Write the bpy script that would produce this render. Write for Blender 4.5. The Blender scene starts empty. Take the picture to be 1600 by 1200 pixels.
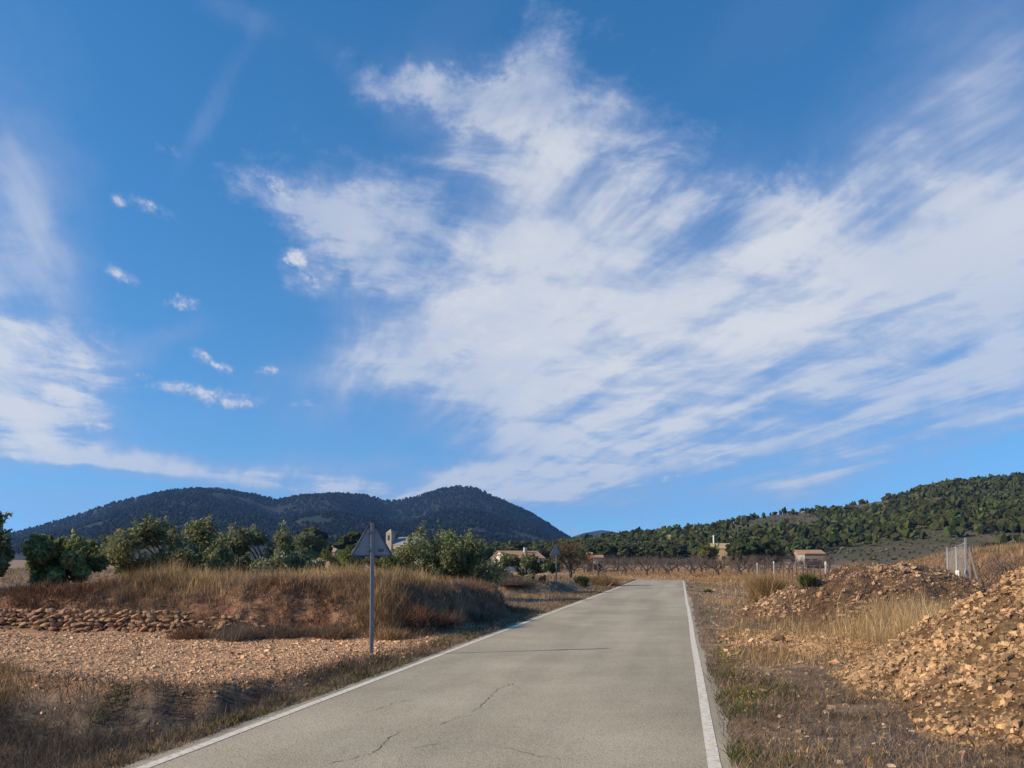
import bpy, bmesh, math, random
import numpy as np
from mathutils import Vector, Matrix, noise as mnoise

# ------------------------------------------------------------------ camera, sky, sun, exposure
SC = bpy.context.scene
COL = SC.collection
R = math.radians
PITCH, YAW, FPX, CY = R(2.6), R(11.7), 1270.0, 823.3   # photograph is 1600 x 1200, optical axis low in the frame (upright verticals)
CAM = (2.05, 0.0, 1.68)
cd = bpy.data.cameras.new('camera'); cam = bpy.data.objects.new('camera', cd); COL.objects.link(cam)
cd.sensor_width = 36.0; cd.lens = 36.0 * FPX / 1600.0
cd.shift_y = (CY - 600.0) / 1600.0; cd.clip_start = 0.1; cd.clip_end = 30000.0
cam.location = CAM; cam.rotation_euler = (R(90) + PITCH, 0, YAW)
SC.camera = cam

def pdir(px, py):                                    # world direction of a photograph pixel
    u = (px - 800) / FPX; v = (CY - py) / FPX
    fy = math.cos(PITCH) - v * math.sin(PITCH); z = math.sin(PITCH) + v * math.cos(PITCH)
    return (u * math.cos(YAW) - fy * math.sin(YAW), u * math.sin(YAW) + fy * math.cos(YAW), z)
def onground(px, py, z=0.0):                         # where that direction meets height z
    a = pdir(px, py); t = (z - CAM[2]) / a[2]
    return Vector((CAM[0] + a[0] * t, CAM[1] + a[1] * t, z))
def atdist(px, py, dist):                            # at a horizontal distance
    a = pdir(px, py); t = dist / math.hypot(a[0], a[1])
    return Vector((CAM[0] + a[0] * t, CAM[1] + a[1] * t, CAM[2] + a[2] * t))
def azel(px, py):
    a = pdir(px, py)
    return math.degrees(math.atan2(a[0], a[1])), math.degrees(math.atan2(a[2], math.hypot(a[0], a[1])))

SUN_EL, SUN_LEFT = 28.0, 117.0                        # degrees above ground, degrees left of the road's direction
sd = bpy.data.lights.new('sun', 'SUN'); sun = bpy.data.objects.new('sun', sd); COL.objects.link(sun)
sd.energy = 5.0; sd.angle = R(0.53); sd.color = (1.0, 0.83, 0.60)
tosun = Vector((-math.sin(R(SUN_LEFT)) * math.cos(R(SUN_EL)), math.cos(R(SUN_LEFT)) * math.cos(R(SUN_EL)), math.sin(R(SUN_EL))))
sun.rotation_euler = tosun.to_track_quat('Z', 'Y').to_euler()
sun.location = (-40, 0, 40)

vs = SC.view_settings
SC.display_settings.display_device = 'sRGB'
vs.view_transform = 'Standard'; vs.look = 'None'; vs.exposure = 0.25; vs.gamma = 1.0; vs.use_curve_mapping = False

W = bpy.data.worlds.new('World'); SC.world = W; W.use_nodes = True
W.cycles.sampling_method = 'MANUAL'; W.cycles.sample_map_resolution = 512
def build_sky():
    nt = W.node_tree; N = nt.nodes; L = nt.links; N.clear()
    def nd(t, **k):
        n = N.new(t)
        for a, b in k.items(): setattr(n, a, b)
        return n
    def link(a, b): L.new(a, b)
    def val(s, v):
        if hasattr(v, 'is_linked') or isinstance(v, bpy.types.NodeSocket): L.new(v, s)
        else: s.default_value = v
    def math_(op, a, b=0.0, c=0.0, clamp=False):
        n = nd('ShaderNodeMath', operation=op, use_clamp=clamp)
        val(n.inputs[0], a); val(n.inputs[1], b); val(n.inputs[2], c)
        return n.outputs[0]
    def comb(x, y, z=0.0):
        n = nd('ShaderNodeCombineXYZ'); val(n.inputs[0], x); val(n.inputs[1], y); val(n.inputs[2], z); return n.outputs[0]
    def vmath(op, a, b=(0, 0, 0)):
        n = nd('ShaderNodeVectorMath', operation=op); val(n.inputs[0], a); val(n.inputs[1], b); return n.outputs[0]
    def noise(vec, scale, detail=6, rough=0.55, dist=0.0, color=False):
        n = nd('ShaderNodeTexNoise'); val(n.inputs['Vector'], vec)
        n.inputs['Scale'].default_value = scale; n.inputs['Detail'].default_value = detail
        n.inputs['Roughness'].default_value = rough; n.inputs['Distortion'].default_value = dist
        return n.outputs['Color'] if color else n.outputs['Fac']
    def ramp(x, lo, hi):
        n = nd('ShaderNodeMapRange', interpolation_type='SMOOTHSTEP'); val(n.inputs[0], x)
        n.inputs[1].default_value = lo; n.inputs[2].default_value = hi; return n.outputs[0]
    tc = nd('ShaderNodeTexCoord')
    sep = nd('ShaderNodeSeparateXYZ'); link(tc.outputs['Generated'], sep.inputs[0])
    X, Y, Z = sep.outputs
    az = math_('MULTIPLY', math_('ARCTAN2', X, Y), 180 / math.pi)
    el = math_('MULTIPLY', math_('ARCSINE', Z), 180 / math.pi)
    P = comb(math_('MULTIPLY', math_('ADD', az, math.degrees(YAW)), math_('COSINE', math_('MULTIPLY', el, math.pi / 180))), el)
    # cirrus-sheet coordinates: where the ray meets a flat layer, turned so that u runs along the wind
    zz = math_('MAXIMUM', math_('ADD', Z, 0.10), 0.05)
    wa = R(azel(330, 800)[0])                         # streaks run towards this bearing
    cu = math_('DIVIDE', math_('ADD', math_('MULTIPLY', X, math.sin(wa)), math_('MULTIPLY', Y, math.cos(wa))), zz)
    cv = math_('DIVIDE', math_('SUBTRACT', math_('MULTIPLY', X, math.cos(wa)), math_('MULTIPLY', Y, math.sin(wa))), zz)
    Q = comb(cu, cv)
    warp = noise(Q, 1.6, 2, 0.5, color=True)
    Qw = vmath('ADD', Q, vmath('MULTIPLY', vmath('SUBTRACT', warp, (.5, .5, .5)), (0.35, 0.35, 0)))
    Ql = vmath('ADD', Q, vmath('MULTIPLY', vmath('SUBTRACT', warp, (.5, .5, .5)), (0.1, 0.13, 0)))
    qs = nd('ShaderNodeSeparateXYZ'); link(Ql, qs.inputs[0])
    QS = comb(math_('MULTIPLY', qs.outputs[0], 0.55), math_('MULTIPLY', qs.outputs[1], 3.4))
    streak = noise(QS, 1.0, 6, 0.52, 0.0)
    QS2 = comb(math_('MULTIPLY', qs.outputs[0], 0.9), math_('MULTIPLY', qs.outputs[1], 15.0))
    fine = noise(QS2, 1.0, 4, 0.65, 0.0)
    puff = noise(Qw, 4.6, 7, 0.67, 0.0)
    puff2 = noise(Qw, 2.3, 5, 0.58, 0.0)
    pw = noise(P, 0.13, 4, 0.6, color=True)           # ragged outlines
    Pw = vmath('ADD', P, vmath('MULTIPLY', vmath('SUBTRACT', pw, (.5, .5, .5)), (7.5, 7.5, 0)))
    pw2 = noise(P, 0.42, 5, 0.68, color=True)
    Pc = vmath('ADD', P, vmath('MULTIPLY', vmath('SUBTRACT', pw2, (.5, .5, .5)), (4.6, 4.2, 0)))
    Ps = vmath('ADD', P, vmath('MULTIPLY', vmath('SUBTRACT', pw2, (.5, .5, .5)), (1.5, 1.1, 0)))
    def field(blobs, vec, grow=1.0):
        acc = None
        for (px, py, rx, ry, ang, amp) in blobs:
            a, e = azel(px, py); a = (a + math.degrees(YAW)) * math.cos(R(e))
            m = nd('ShaderNodeMapping', vector_type='TEXTURE'); link(vec, m.inputs[0])
            m.inputs['Location'].default_value = (a, e, 0)
            m.inputs['Rotation'].default_value = (0, 0, R(ang))
            e1 = azel(px, py - 8)[1]; e0 = azel(px, py + 8)[1]; a1 = azel(px + 8, py)[0]; a0 = azel(px - 8, py)[0]
            kx = (a1 - a0) / 16 * math.cos(R(e)); ky = (e1 - e0) / 16; c2 = math.cos(R(ang)) ** 2
            m.inputs['Scale'].default_value = (grow * rx * (kx * c2 + ky * (1 - c2)), grow * ry * (ky * c2 + kx * (1 - c2)), 1)
            g = nd('ShaderNodeTexGradient', gradient_type='SPHERICAL'); link(m.outputs[0], g.inputs[0])
            h = ramp(g.outputs['Fac'], 0.0, 0.85)
            acc = math_('MULTIPLY', h, amp) if acc is None else math_('MULTIPLY_ADD', h, amp, acc)
        return acc
    veil = math_('ADD', field(VEIL, Pw, 1.24), field(BAND, Ps, 1.12))
    crisp = field(CRISP, Pc, 1.12)
    small = field(SMALL, Ps, 1.2)
    # veil: soft sheet combed into streaks
    sm = math_('ADD', math_('MULTIPLY', math_('SUBTRACT', streak, 0.5), 1.6), math_('ADD', math_('MULTIPLY', math_('SUBTRACT', fine, 0.5), 0.55), math_('MULTIPLY', math_('SUBTRACT', puff2, 0.5), 0.9)))
    v1 = math_('MULTIPLY', veil, math_('ADD', 0.95, sm))
    va = ramp(v1, 0.0, 1.30)
    # crisp: curdled edges
    c1 = math_('ADD', crisp, math_('MULTIPLY', math_('SUBTRACT', puff, 0.5), 2.6))
    c1 = math_('ADD', c1, math_('MULTIPLY', math_('SUBTRACT', streak, 0.5), 0.7))
    ca = math_('MULTIPLY', ramp(c1, 0.28, 1.28), ramp(crisp, 0.02, 0.35))
    # small cumulus shreds
    s1 = math_('ADD', small, math_('MULTIPLY', math_('SUBTRACT', noise(P, 1.1, 5, 0.7), 0.5), 3.2))
    sa = math_('MULTIPLY', ramp(s1, 0.3, 1.6), ramp(small, 0.0, 0.7))
    keep = math_('MULTIPLY', math_('SUBTRACT', 1.0, math_('MULTIPLY', va, 0.78)), math_('SUBTRACT', 1.0, math_('MULTIPLY', ca, 0.66)))
    keep = math_('MULTIPLY', keep, math_('SUBTRACT', 1.0, math_('MULTIPLY', sa, 0.85)))
    core = math_('MULTIPLY', field(CORE, Pw, 1.12), math_('ADD', 0.55, math_('MULTIPLY', math_('SUBTRACT', streak, 0.5), 1.3)), clamp=True)
    keep = math_('MULTIPLY', keep, math_('SUBTRACT', 1.0, core))
    body = math_('ADD', 0.95, math_('ADD', math_('MULTIPLY', math_('SUBTRACT', streak, 0.5), 1.25), math_('ADD', math_('MULTIPLY', math_('SUBTRACT', puff2, 0.5), 0.9), math_('MULTIPLY', math_('SUBTRACT', puff, 0.5), 0.5))), clamp=True)
    alpha = math_('MULTIPLY', math_('SUBTRACT', 1.0, keep, clamp=True), body)
    sky = nd('ShaderNodeTexSky', sky_type='NISHITA')
    up = nd('ShaderNodeVectorMath', operation='NORMALIZE')
    val(up.inputs[0], comb(X, Y, math_('ADD', math_('MULTIPLY', math_('MAXIMUM', Z, 0.0), 0.9), 0.15)))   # dry clear air: little whitening low down
    link(up.outputs[0], sky.inputs[0])
    sky.sun_disc = False; sky.sun_elevation = R(SUN_EL); sky.sun_rotation = R(-SUN_LEFT)
    sky.altitude = 700; sky.air_density = SKY_AIR; sky.dust_density = SKY_DUST; sky.ozone_density = SKY_OZONE
    hs = nd('ShaderNodeHueSaturation'); hs.inputs['Saturation'].default_value = SKY_SAT; hs.inputs['Value'].default_value = 1.0
    link(sky.outputs[0], hs.inputs['Color'])
    tint = nd('ShaderNodeVectorMath', operation='MULTIPLY'); link(hs.outputs[0], tint.inputs[0]); tint.inputs[1].default_value = (1.12, 1.07, 1.03)
    # cloud colour, in the sky's own units (the Background strength scales both)
    cc = nd('ShaderNodeMix', data_type='RGBA'); link(ramp(alpha, 0.25, 1.0), cc.inputs[0])
    cc.inputs[6].default_value = (*[c / SKY_STR for c in CLOUD_THIN], 1); cc.inputs[7].default_value = (*[c / SKY_STR for c in CLOUD_THICK], 1)
    mx = nd('ShaderNodeMix', data_type='RGBA'); link(alpha, mx.inputs[0]); link(tint.outputs[0], mx.inputs[6]); link(cc.outputs[2], mx.inputs[7])
    bg = nd('ShaderNodeBackground'); link(mx.outputs[2], bg.inputs[0]); bg.inputs[1].default_value = SKY_STR
    out = nd('ShaderNodeOutputWorld'); link(bg.outputs[0], out.inputs[0])
SKY_STR, SKY_AIR, SKY_DUST, SKY_OZONE, SKY_SAT = 0.15, 1.0, 0.05, 1.5, 1.36
CLOUD_THIN, CLOUD_THICK = (0.31, 0.38, 0.58), (0.62, 0.64, 0.68)
# cloud masses: photograph pixel, radii in pixels, turn, weight
VEIL = [(980, 500, 400, 250, 20, .62), (880, 330, 300, 220, -20, .50), (1090, 610, 420, 160, 15, .58), (1230, 470, 330, 200, 25, .5), (1080, 430, 200, 120, 20, .3), (1500, 270, 250, 270, 50, .66),
        (1560, 430, 330, 170, 30, .6), (1480, 560, 460, 120, 22, .5), (1460, 660, 490, 80, 14, .56), (1720, 300, 300, 420, 0, .5), (850, 660, 400, 95, 22, .38), (620, 560, 260, 120, 30, .34),
        (950, 725, 300, 50, 10, .30), (1480, 60, 400, 160, 25, .42), (1200, 30, 260, 90, 30, .18), (700, 480, 220, 160, 20, .3),
        (20, 340, 170, 260, 0, .62), (640, 450, 220, 190, 20, .4), (30, 610, 260, 150, 10, .36), (215, 540, 190, 46, 24, .42), (210, 680, 190, 50, 22, .24),
        (-260, 450, 380, 420, 0, .45), (20, 60, 170, 280, 0, .22), (690, 40, 220, 80, 20, .16), (760, 520, 280, 200, 30, .36), (560, 590, 240, 70, 25, .3), (830, 310, 280, 150, -10, .42), (1120, 560, 300, 160, 15, .3)]
CORE = [(1010, 560, 270, 180, 15, .95), (900, 400, 240, 140, 30, .65), (1235, 335, 120, 90, 20, .7), (1270, 490, 200, 100, 8, .6), (1090, 660, 260, 60, 14, .4), (760, 180, 230, 90, -15, .45), (600, 360, 170, 90, -30, .4), (1500, 260, 190, 200, 60, .5), (1560, 390, 240, 90, 30, .42), (1420, 340, 160, 70, 35, .3), (50, 610, 200, 130, 0, .95), (20, 370, 100, 210, 0, .55)]
BAND = [(330, 738, 480, 32, -6, .75), (60, 710, 320, 16, -4, .5), (640, 752, 440, 48, -3, .6), (120, 795, 280, 70, 0, .38), (900, 765, 340, 50, -2, .30), (1450, 690, 420, 34, 12, .3), (1300, 760, 420, 40, 8, .25), (980, 722, 300, 40, 14, .35), (335, 165, 210, 24, 56, .34), (385, 25, 110, 40, -10, .34), (520, 90, 150, 30, -40, .16)]
CRISP = [(690, 148, 230, 60, -6, .85), (850, 70, 90, 140, 20, .62), (960, 190, 230, 150, -25, .80), (780, 250, 240, 190, -20, .55), (590, 350, 230, 150, -25, .9), (690, 460, 240, 150, -40, .5),
         (425, 300, 140, 80, -30, .6), (1235, 330, 130, 110, 20, .95), (1080, 310, 200, 130, -30, .55), (1000, 520, 360, 200, 10, .42), (1250, 490, 220, 130, 10, .5), (470, 430, 90, 60, -50, .5),
         (50, 600, 220, 150, 10, 1.1), (-60, 520, 190, 120, -30, .6), (1420, 270, 170, 140, 40, .36)]
SMALL = [(184, 428, 44, 20, -14, 1.), (286, 474, 50, 18, 4, 1.), (322, 557, 38, 17, -24, 1.), (350, 620, 90, 24, -3, 1.1), (268, 604, 60, 20, 5, 1.), (228, 322, 66, 20, -14, .8), (182, 318, 20, 14, 0, .9),
         (412, 579, 38, 11, -4, .9), (478, 632, 38, 9, 8, .8), (354, 580, 26, 12, -30, .8), (155, 670, 48, 20, 5, .8), (262, 237, 48, 13, -4, .5), (476, 425, 60, 20, -55, .8), (460, 402, 24, 18, 0, .8),
         (1045, 748, 60, 12, 2, .55), (772, 695, 20, 9, 0, .5), (222, 585, 30, 9, 6, .6), (898, 832, 30, 9, 0, .9), (425, 286, 70, 20, -32, .8)]
build_sky()
# ------------------------------------------------------------------ helpers
rng = np.random.default_rng(7); random.seed(7)
def tag(o, label=None, cat=None, group=None, kind=None):
    if label: o['label'] = label
    if cat: o['category'] = cat
    if group: o['group'] = group
    if kind: o['kind'] = kind
    return o
def empty(name, loc=(0, 0, 0), rz=0.0):
    o = bpy.data.objects.new(name, None); COL.objects.link(o); o.location = loc; o.rotation_euler[2] = rz
    o.empty_display_size = 0.2
    return o
def link_mesh(name, me, parent=None, loc=None, rot=None, scale=None):
    o = bpy.data.objects.new(name, me); COL.objects.link(o)
    if parent is not None: o.parent = parent
    if loc is not None: o.location = loc
    if rot is not None: o.rotation_euler = rot
    if scale is not None: o.scale = scale
    return o
def npmesh(name, V, F, mat, col=None, smooth=False, mats=None, midx=None):
    V = np.asarray(V, np.float32); F = np.asarray(F, np.int32)
    me = bpy.data.meshes.new(name)
    me.vertices.add(len(V)); me.vertices.foreach_set('co', V.ravel())
    k = F.shape[1]; me.loops.add(F.size); me.loops.foreach_set('vertex_index', F.ravel())
    me.polygons.add(len(F)); me.polygons.foreach_set('loop_start', np.arange(0, F.size, k, dtype=np.int32))
    if midx is not None: me.polygons.foreach_set('material_index', np.asarray(midx, np.int32))
    me.polygons.foreach_set('use_smooth', np.full(len(F), smooth, bool))
    me.update(calc_edges=True)
    for m in (mats or [mat]): me.materials.append(m)
    if col is not None:
        at = me.color_attributes.new('Col', 'FLOAT_COLOR', 'POINT')
        c = np.ones((len(V), 4), np.float32); c[:, :3] = col; at.data.foreach_set('color', c.ravel())
    return me
class MB:                                             # collects boxes, bars and tubes into one mesh
    def __init__(s): s.V = []; s.F = []
    def add(s, vs, fs):
        b = len(s.V); s.V += [tuple(v) for v in vs]; s.F += [tuple(b + i for i in f) for f in fs]; return s
    def box(s, x0, x1, y0, y1, z0, z1):
        return s.add([(x0,y0,z0),(x1,y0,z0),(x1,y1,z0),(x0,y1,z0),(x0,y0,z1),(x1,y0,z1),(x1,y1,z1),(x0,y1,z1)],
                     [(0,3,2,1),(4,5,6,7),(0,1,5,4),(1,2,6,5),(2,3,7,6),(3,0,4,7)])
    def tube(s, pts, rad, n=6, cap=True):
        pts = [Vector(p) for p in pts]; rad = rad if hasattr(rad, '__len__') else [rad] * len(pts)
        rings = []; b = len(s.V)
        for i, p in enumerate(pts):
            t = (pts[min(i + 1, len(pts) - 1)] - pts[max(i - 1, 0)]).normalized()
            a = t.orthogonal().normalized() if i == 0 else (a - t * a.dot(t)).normalized()
            c = t.cross(a)
            for k in range(n):
                w = 2 * math.pi * k / n; s.V.append(tuple(p + (a * math.cos(w) + c * math.sin(w)) * rad[i]))
        for i in range(len(pts) - 1):
            for k in range(n):
                k2 = (k + 1) % n; s.F.append((b + i*n + k, b + i*n + k2, b + (i+1)*n + k2, b + (i+1)*n + k))
        if cap: s.F.append(tuple(b + k for k in reversed(range(n)))); s.F.append(tuple(b + (len(pts)-1)*n + k for k in range(n)))
        return s
    def build(s, name, mat, parent=None, smooth=False, loc=None, rot=None, bevel=0.0):
        me = bpy.data.meshes.new(name); me.from_pydata(s.V, [], s.F); me.materials.append(mat)
        if smooth: me.polygons.foreach_set('use_smooth', [True] * len(me.polygons))
        o = link_mesh(name, me, parent, loc, rot)
        if bevel:
            m = o.modifiers.new('bevel', 'BEVEL'); m.width = bevel; m.segments = 2; m.limit_method = 'ANGLE'
        return o
def smooth01(a, b, x):
    t = np.clip((x - a) / (b - a), 0, 1); return t * t * (3 - 2 * t)
_perm = np.random.default_rng(3).permutation(4096)
def vnoise(x, y, seed=0):                             # smooth value noise, 0..1
    xi = np.floor(x).astype(np.int64); yi = np.floor(y).astype(np.int64); fx = x - xi; fy = y - yi
    fx = fx * fx * (3 - 2 * fx); fy = fy * fy * (3 - 2 * fy)
    def h(i, j): return _perm[(_perm[(i + seed * 131) & 4095] + j) & 4095] / 4095.0
    return (h(xi, yi) * (1 - fx) + h(xi + 1, yi) * fx) * (1 - fy) + (h(xi, yi + 1) * (1 - fx) + h(xi + 1, yi + 1) * fx) * fy
def fbm(x, y, scale=1.0, oct=4, seed=0, gain=0.5):
    x = np.asarray(x, float) * scale; y = np.asarray(y, float) * scale; s = 0; a = 1; t = 0
    for o in range(oct):
        s = s + a * vnoise(x * 2**o + 17.3 * o, y * 2**o - 9.1 * o, seed + o); t += a; a *= gain
    return s / t
def poly_sd(x, y, P):                                 # signed distance to a polygon, + inside
    d = np.full(np.shape(x), 1e9); ins = np.zeros(np.shape(x), bool); n = len(P)
    for i in range(n):
        (ax, ay), (bx, by) = P[i], P[(i + 1) % n]
        ex, ey = bx - ax, by - ay; t = np.clip(((x - ax) * ex + (y - ay) * ey) / (ex * ex + ey * ey), 0, 1)
        d = np.minimum(d, np.hypot(x - ax - t * ex, y - ay - t * ey))
        c = ((ay > y) != (by > y)) & (x < (bx - ax) * (y - ay) / (by - ay + 1e-12) + ax); ins ^= c
    return np.where(ins, d, -d)

# ------------------------------------------------------------------ materials
def mat(name, cols=None, scale=3.0, rough=0.9, bump=0.0, bscale=None, attr=False, var=0.35, metallic=0.0, trans=0.0, spec=0.3, detail=6, vary=None):
    m = bpy.data.materials.new(name); m.use_nodes = True; nt = m.node_tree; N = nt.nodes; L = nt.links
    bs = N['Principled BSDF']; bs.inputs['Roughness'].default_value = rough; bs.inputs['Metallic'].default_value = metallic
    bs.inputs['Specular IOR Level'].default_value = spec
    tc = N.new('ShaderNodeTexCoord'); nz = N.new('ShaderNodeTexNoise'); L.new(tc.outputs['Object'], nz.inputs['Vector'])
    nz.inputs['Scale'].default_value = scale; nz.inputs['Detail'].default_value = detail; nz.inputs['Roughness'].default_value = 0.6
    if attr:
        at = N.new('ShaderNodeAttribute'); at.attribute_name = 'Col'
        mr = N.new('ShaderNodeMapRange'); L.new(nz.outputs['Fac'], mr.inputs[0]); mr.inputs[1].default_value = 0.3; mr.inputs[2].default_value = 0.7
        mr.inputs[3].default_value = 1 - var; mr.inputs[4].default_value = 1 + var
        mx = N.new('ShaderNodeVectorMath'); mx.operation = 'SCALE'; L.new(at.outputs['Color'], mx.inputs[0]); L.new(mr.outputs[0], mx.inputs['Scale'])
        cout = mx.outputs[0]
    else:
        cr = N.new('ShaderNodeValToRGB'); el = cr.color_ramp.elements; n = len(cols)
        while len(el) < n: el.new(0.5)
        for i, c in enumerate(cols):
            el[i].position = 0.3 + 0.4 * i / max(1, n - 1); el[i].color = (*c, 1)
        L.new(nz.outputs['Fac'], cr.inputs[0]); cout = cr.outputs[0]
    if vary:                                          # each object its own shade
        oi = N.new('ShaderNodeObjectInfo'); hs = N.new('ShaderNodeHueSaturation')
        a = N.new('ShaderNodeMapRange'); L.new(oi.outputs['Random'], a.inputs[0]); a.inputs[3].default_value = 1 - vary; a.inputs[4].default_value = 1 + vary
        L.new(a.outputs[0], hs.inputs['Value']); L.new(cout, hs.inputs['Color'])
        h = N.new('ShaderNodeMapRange'); mm = N.new('ShaderNodeMath'); mm.operation = 'FRACT'; mu = N.new('ShaderNodeMath'); mu.operation = 'MULTIPLY'; mu.inputs[1].default_value = 7.31
        L.new(oi.outputs['Random'], mu.inputs[0]); L.new(mu.outputs[0], mm.inputs[0]); L.new(mm.outputs[0], h.inputs[0]); h.inputs[3].default_value = 0.5 - vary * 0.03; h.inputs[4].default_value = 0.5 + vary * 0.03
        L.new(h.outputs[0], hs.inputs['Hue']); cout = hs.outputs[0]
    L.new(cout, bs.inputs['Base Color'])
    if bump:
        n2 = N.new('ShaderNodeTexNoise'); L.new(tc.outputs['Object'], n2.inputs['Vector']); n2.inputs['Scale'].default_value = bscale or scale * 4; n2.inputs['Detail'].default_value = 8
        n2.inputs['Roughness'].default_value = 0.65
        b = N.new('ShaderNodeBump'); b.inputs['Strength'].default_value = 1.0; b.inputs['Distance'].default_value = bump
        L.new(n2.outputs['Fac'], b.inputs['Height']); L.new(b.outputs[0], bs.inputs['Normal'])
    if trans:
        out = [n for n in N if n.type == 'OUTPUT_MATERIAL'][0]; tr = N.new('ShaderNodeBsdfTranslucent'); L.new(cout, tr.inputs[0])
        ms = N.new('ShaderNodeMixShader'); ms.inputs[0].default_value = trans; L.new(bs.outputs[0], ms.inputs[1]); L.new(tr.outputs[0], ms.inputs[2]); L.new(ms.outputs[0], out.inputs[0])
    return m
M = {}
M['ground'] = mat('ground', attr=True, scale=2.2, var=0.55, bump=0.05, bscale=9)
M['grass'] = mat('dry_grass', attr=True, scale=0.9, var=0.3, trans=0.3, spec=0.1, detail=3)
M['leaf'] = mat('leaf', attr=True, scale=0.8, var=0.3, trans=0.35, spec=0.25, rough=0.65, detail=3)
M['rock'] = mat('limestone', attr=True, scale=9, var=0.3, bump=0.012, bscale=30, detail=4)
M['rubble'] = mat('rubble_stone', [(.15,.088,.045),(.30,.185,.095),(.44,.30,.175)], scale=9, bump=0.012, bscale=28, vary=0.3)
M['wallstone'] = mat('wall_stone', [(.22,.12,.06),(.36,.21,.115),(.48,.32,.19)], scale=6, bump=0.012, bscale=26, vary=0.34)
M['bark'] = mat('bark', [(.05,.038,.03),(.11,.085,.065),(.17,.14,.11)], scale=14, bump=0.012, bscale=40)
M['twig'] = mat('twig', [(.085,.06,.05),(.15,.11,.09)], scale=6)
M['gatesteel'] = mat('gate_steel', [(.26,.27,.28),(.34,.35,.36)], scale=9, rough=0.6, metallic=0.3)
M['galv'] = mat('galvanised_steel', [(.19,.20,.215),(.26,.275,.29)], scale=9, rough=0.5, metallic=0.55)
M['signback'] = mat('sign_aluminium', [(.25,.265,.29),(.31,.325,.35)], scale=7, rough=0.5, metallic=0.35)
M['darksteel'] = mat('dark_steel', [(.06,.065,.075),(.10,.105,.12)], scale=8, rough=0.5, metallic=0.3)
M['white'] = mat('white_paint', [(.70,.70,.68),(.80,.80,.78)], scale=5, rough=0.6)
M['red'] = mat('red_paint', [(.5,.03,.03),(.56,.04,.035)], scale=5, rough=0.5)
M['wire'] = mat('wire', [(.36,.35,.32),(.44,.43,.40)], scale=5, rough=0.5, metallic=0.4)
M['wood'] = mat('weathered_wood', [(.13,.10,.08),(.22,.18,.145)], scale=12, bump=0.006)
M['concrete'] = mat('concrete', [(.46,.44,.41),(.58,.56,.53)], scale=8, bump=0.006)

# ------------------------------------------------------------------ lie of the land
ROAD_K = 0.00108
def road_x(y): return -np.clip(y - 84, 0, None) ** 2 / 130.0
def road_z(y): return -ROAD_K * np.clip(y - 80, 0, 45) ** 2
PLATFORM = [(-40, 13.0), (-11.5, 11.9), (-8.4, 10.7), (-6.6, 9.9), (-5.2, 9.6), (-4.1, 9.85), (-3.4, 11.1), (-3.1, 13.0), (-2.75, 16.4), (-2.7, 18.6), (-3.6, 20), (-40, 20)]
TERRACE = [(-3.75, 16.6), (-3.45, 20), (-3.35, 27.5), (-5.6, 30.5), (-8.5, 36), (-12, 60), (-22, 92), (-60, 112), (-140, 95), (-140, 12), (-60, 15.2), (-16, 16.2), (-9, 16.55)]
BANK2 = [(-3.9, 48.5), (-4.3, 43.0), (-6.5, 41.5), (-16, 44), (-24, 60), (-18, 72), (-5.5, 70), (-3.7, 58)]
def H(x, y):
    x = np.asarray(x, float); y = np.asarray(y, float)
    r = np.hypot(x - CAM[0], y)
    z = 0.010 * np.clip(r - 170, 0, 400)
    n1 = fbm(x, y, 0.5, 4, 1) - 0.5; n2 = fbm(x, y, 2.1, 3, 5) - 0.5
    z = z + n1 * 0.16 * smooth01(2.9, 6, np.abs(x)) + n2 * 0.07
    left = smooth01(-2.65, -3.7, x)
    ditch = -0.50 * left * (1 - smooth01(13, 20, y)) * smooth01(-6, 2, y) + 0.40 * np.exp(-((x + 8.3) ** 2 / 3.0 + (y - 9.0) ** 2 / 1.2))
    pf = smooth01(-0.80, 0.10, poly_sd(x, y, PLATFORM) + n2 * 0.3)
    z = z + ditch * (1 - pf) + (0.07 - 0.6 * (n1 * 0.16 + n2 * .07)) * pf * (1 - smooth01(18, 24, y) * (x > -3))
    td = poly_sd(x, y, TERRACE) + n1 * 0.55 + n2 * 0.45 + (fbm(x, y, 5., 2, 15) - .5) * .25
    z = z + smooth01(-0.1, 1.9, td * (1 + .95 * smooth01(-7, -4.6, x) * smooth01(17.5, 19.5, y) * (y < 33))) * (0.92 + 0.5 * n1) + 0.34 * np.exp(-((x + 6.2) ** 2 / 7 + (y - 20.3) ** 2 / 5)) + 0.25 * np.exp(-((x + 10.5) ** 2 / 3 + (y - 19.2) ** 2 / 2))
    z = z + 0.62 * smooth01(0, 1.6, poly_sd(x, y, BANK2) + n1 * 0.8)
    z = z + 2.55 * smooth01(13.4, 22, x + n1 * 2.2) * smooth01(24, 36, y) * (1 - smooth01(58, 100, y)) + 1.2 * smooth01(20, 34, x) * smooth01(24, 36, y) * (1 - smooth01(70, 120, y))
    z = z - 0.12 * smooth01(85, 100, y) * (1 - smooth01(150, 200, y))
    dx = np.abs(x - road_x(y)); near = (1 - smooth01(2.45, 3.1, dx)) * (y < 150)
    deep = (1 - smooth01(3.0, 7.0, dx)) * (y < 150)
    z = z + road_z(y) * deep * (1 - near)
    return z * (1 - near) + (road_z(y) - 0.035 + 0.030 * smooth01(2.26, 2.42, dx)) * near
def Hs(x, y): return float(H(np.array([x]), np.array([y]))[0])

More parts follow.
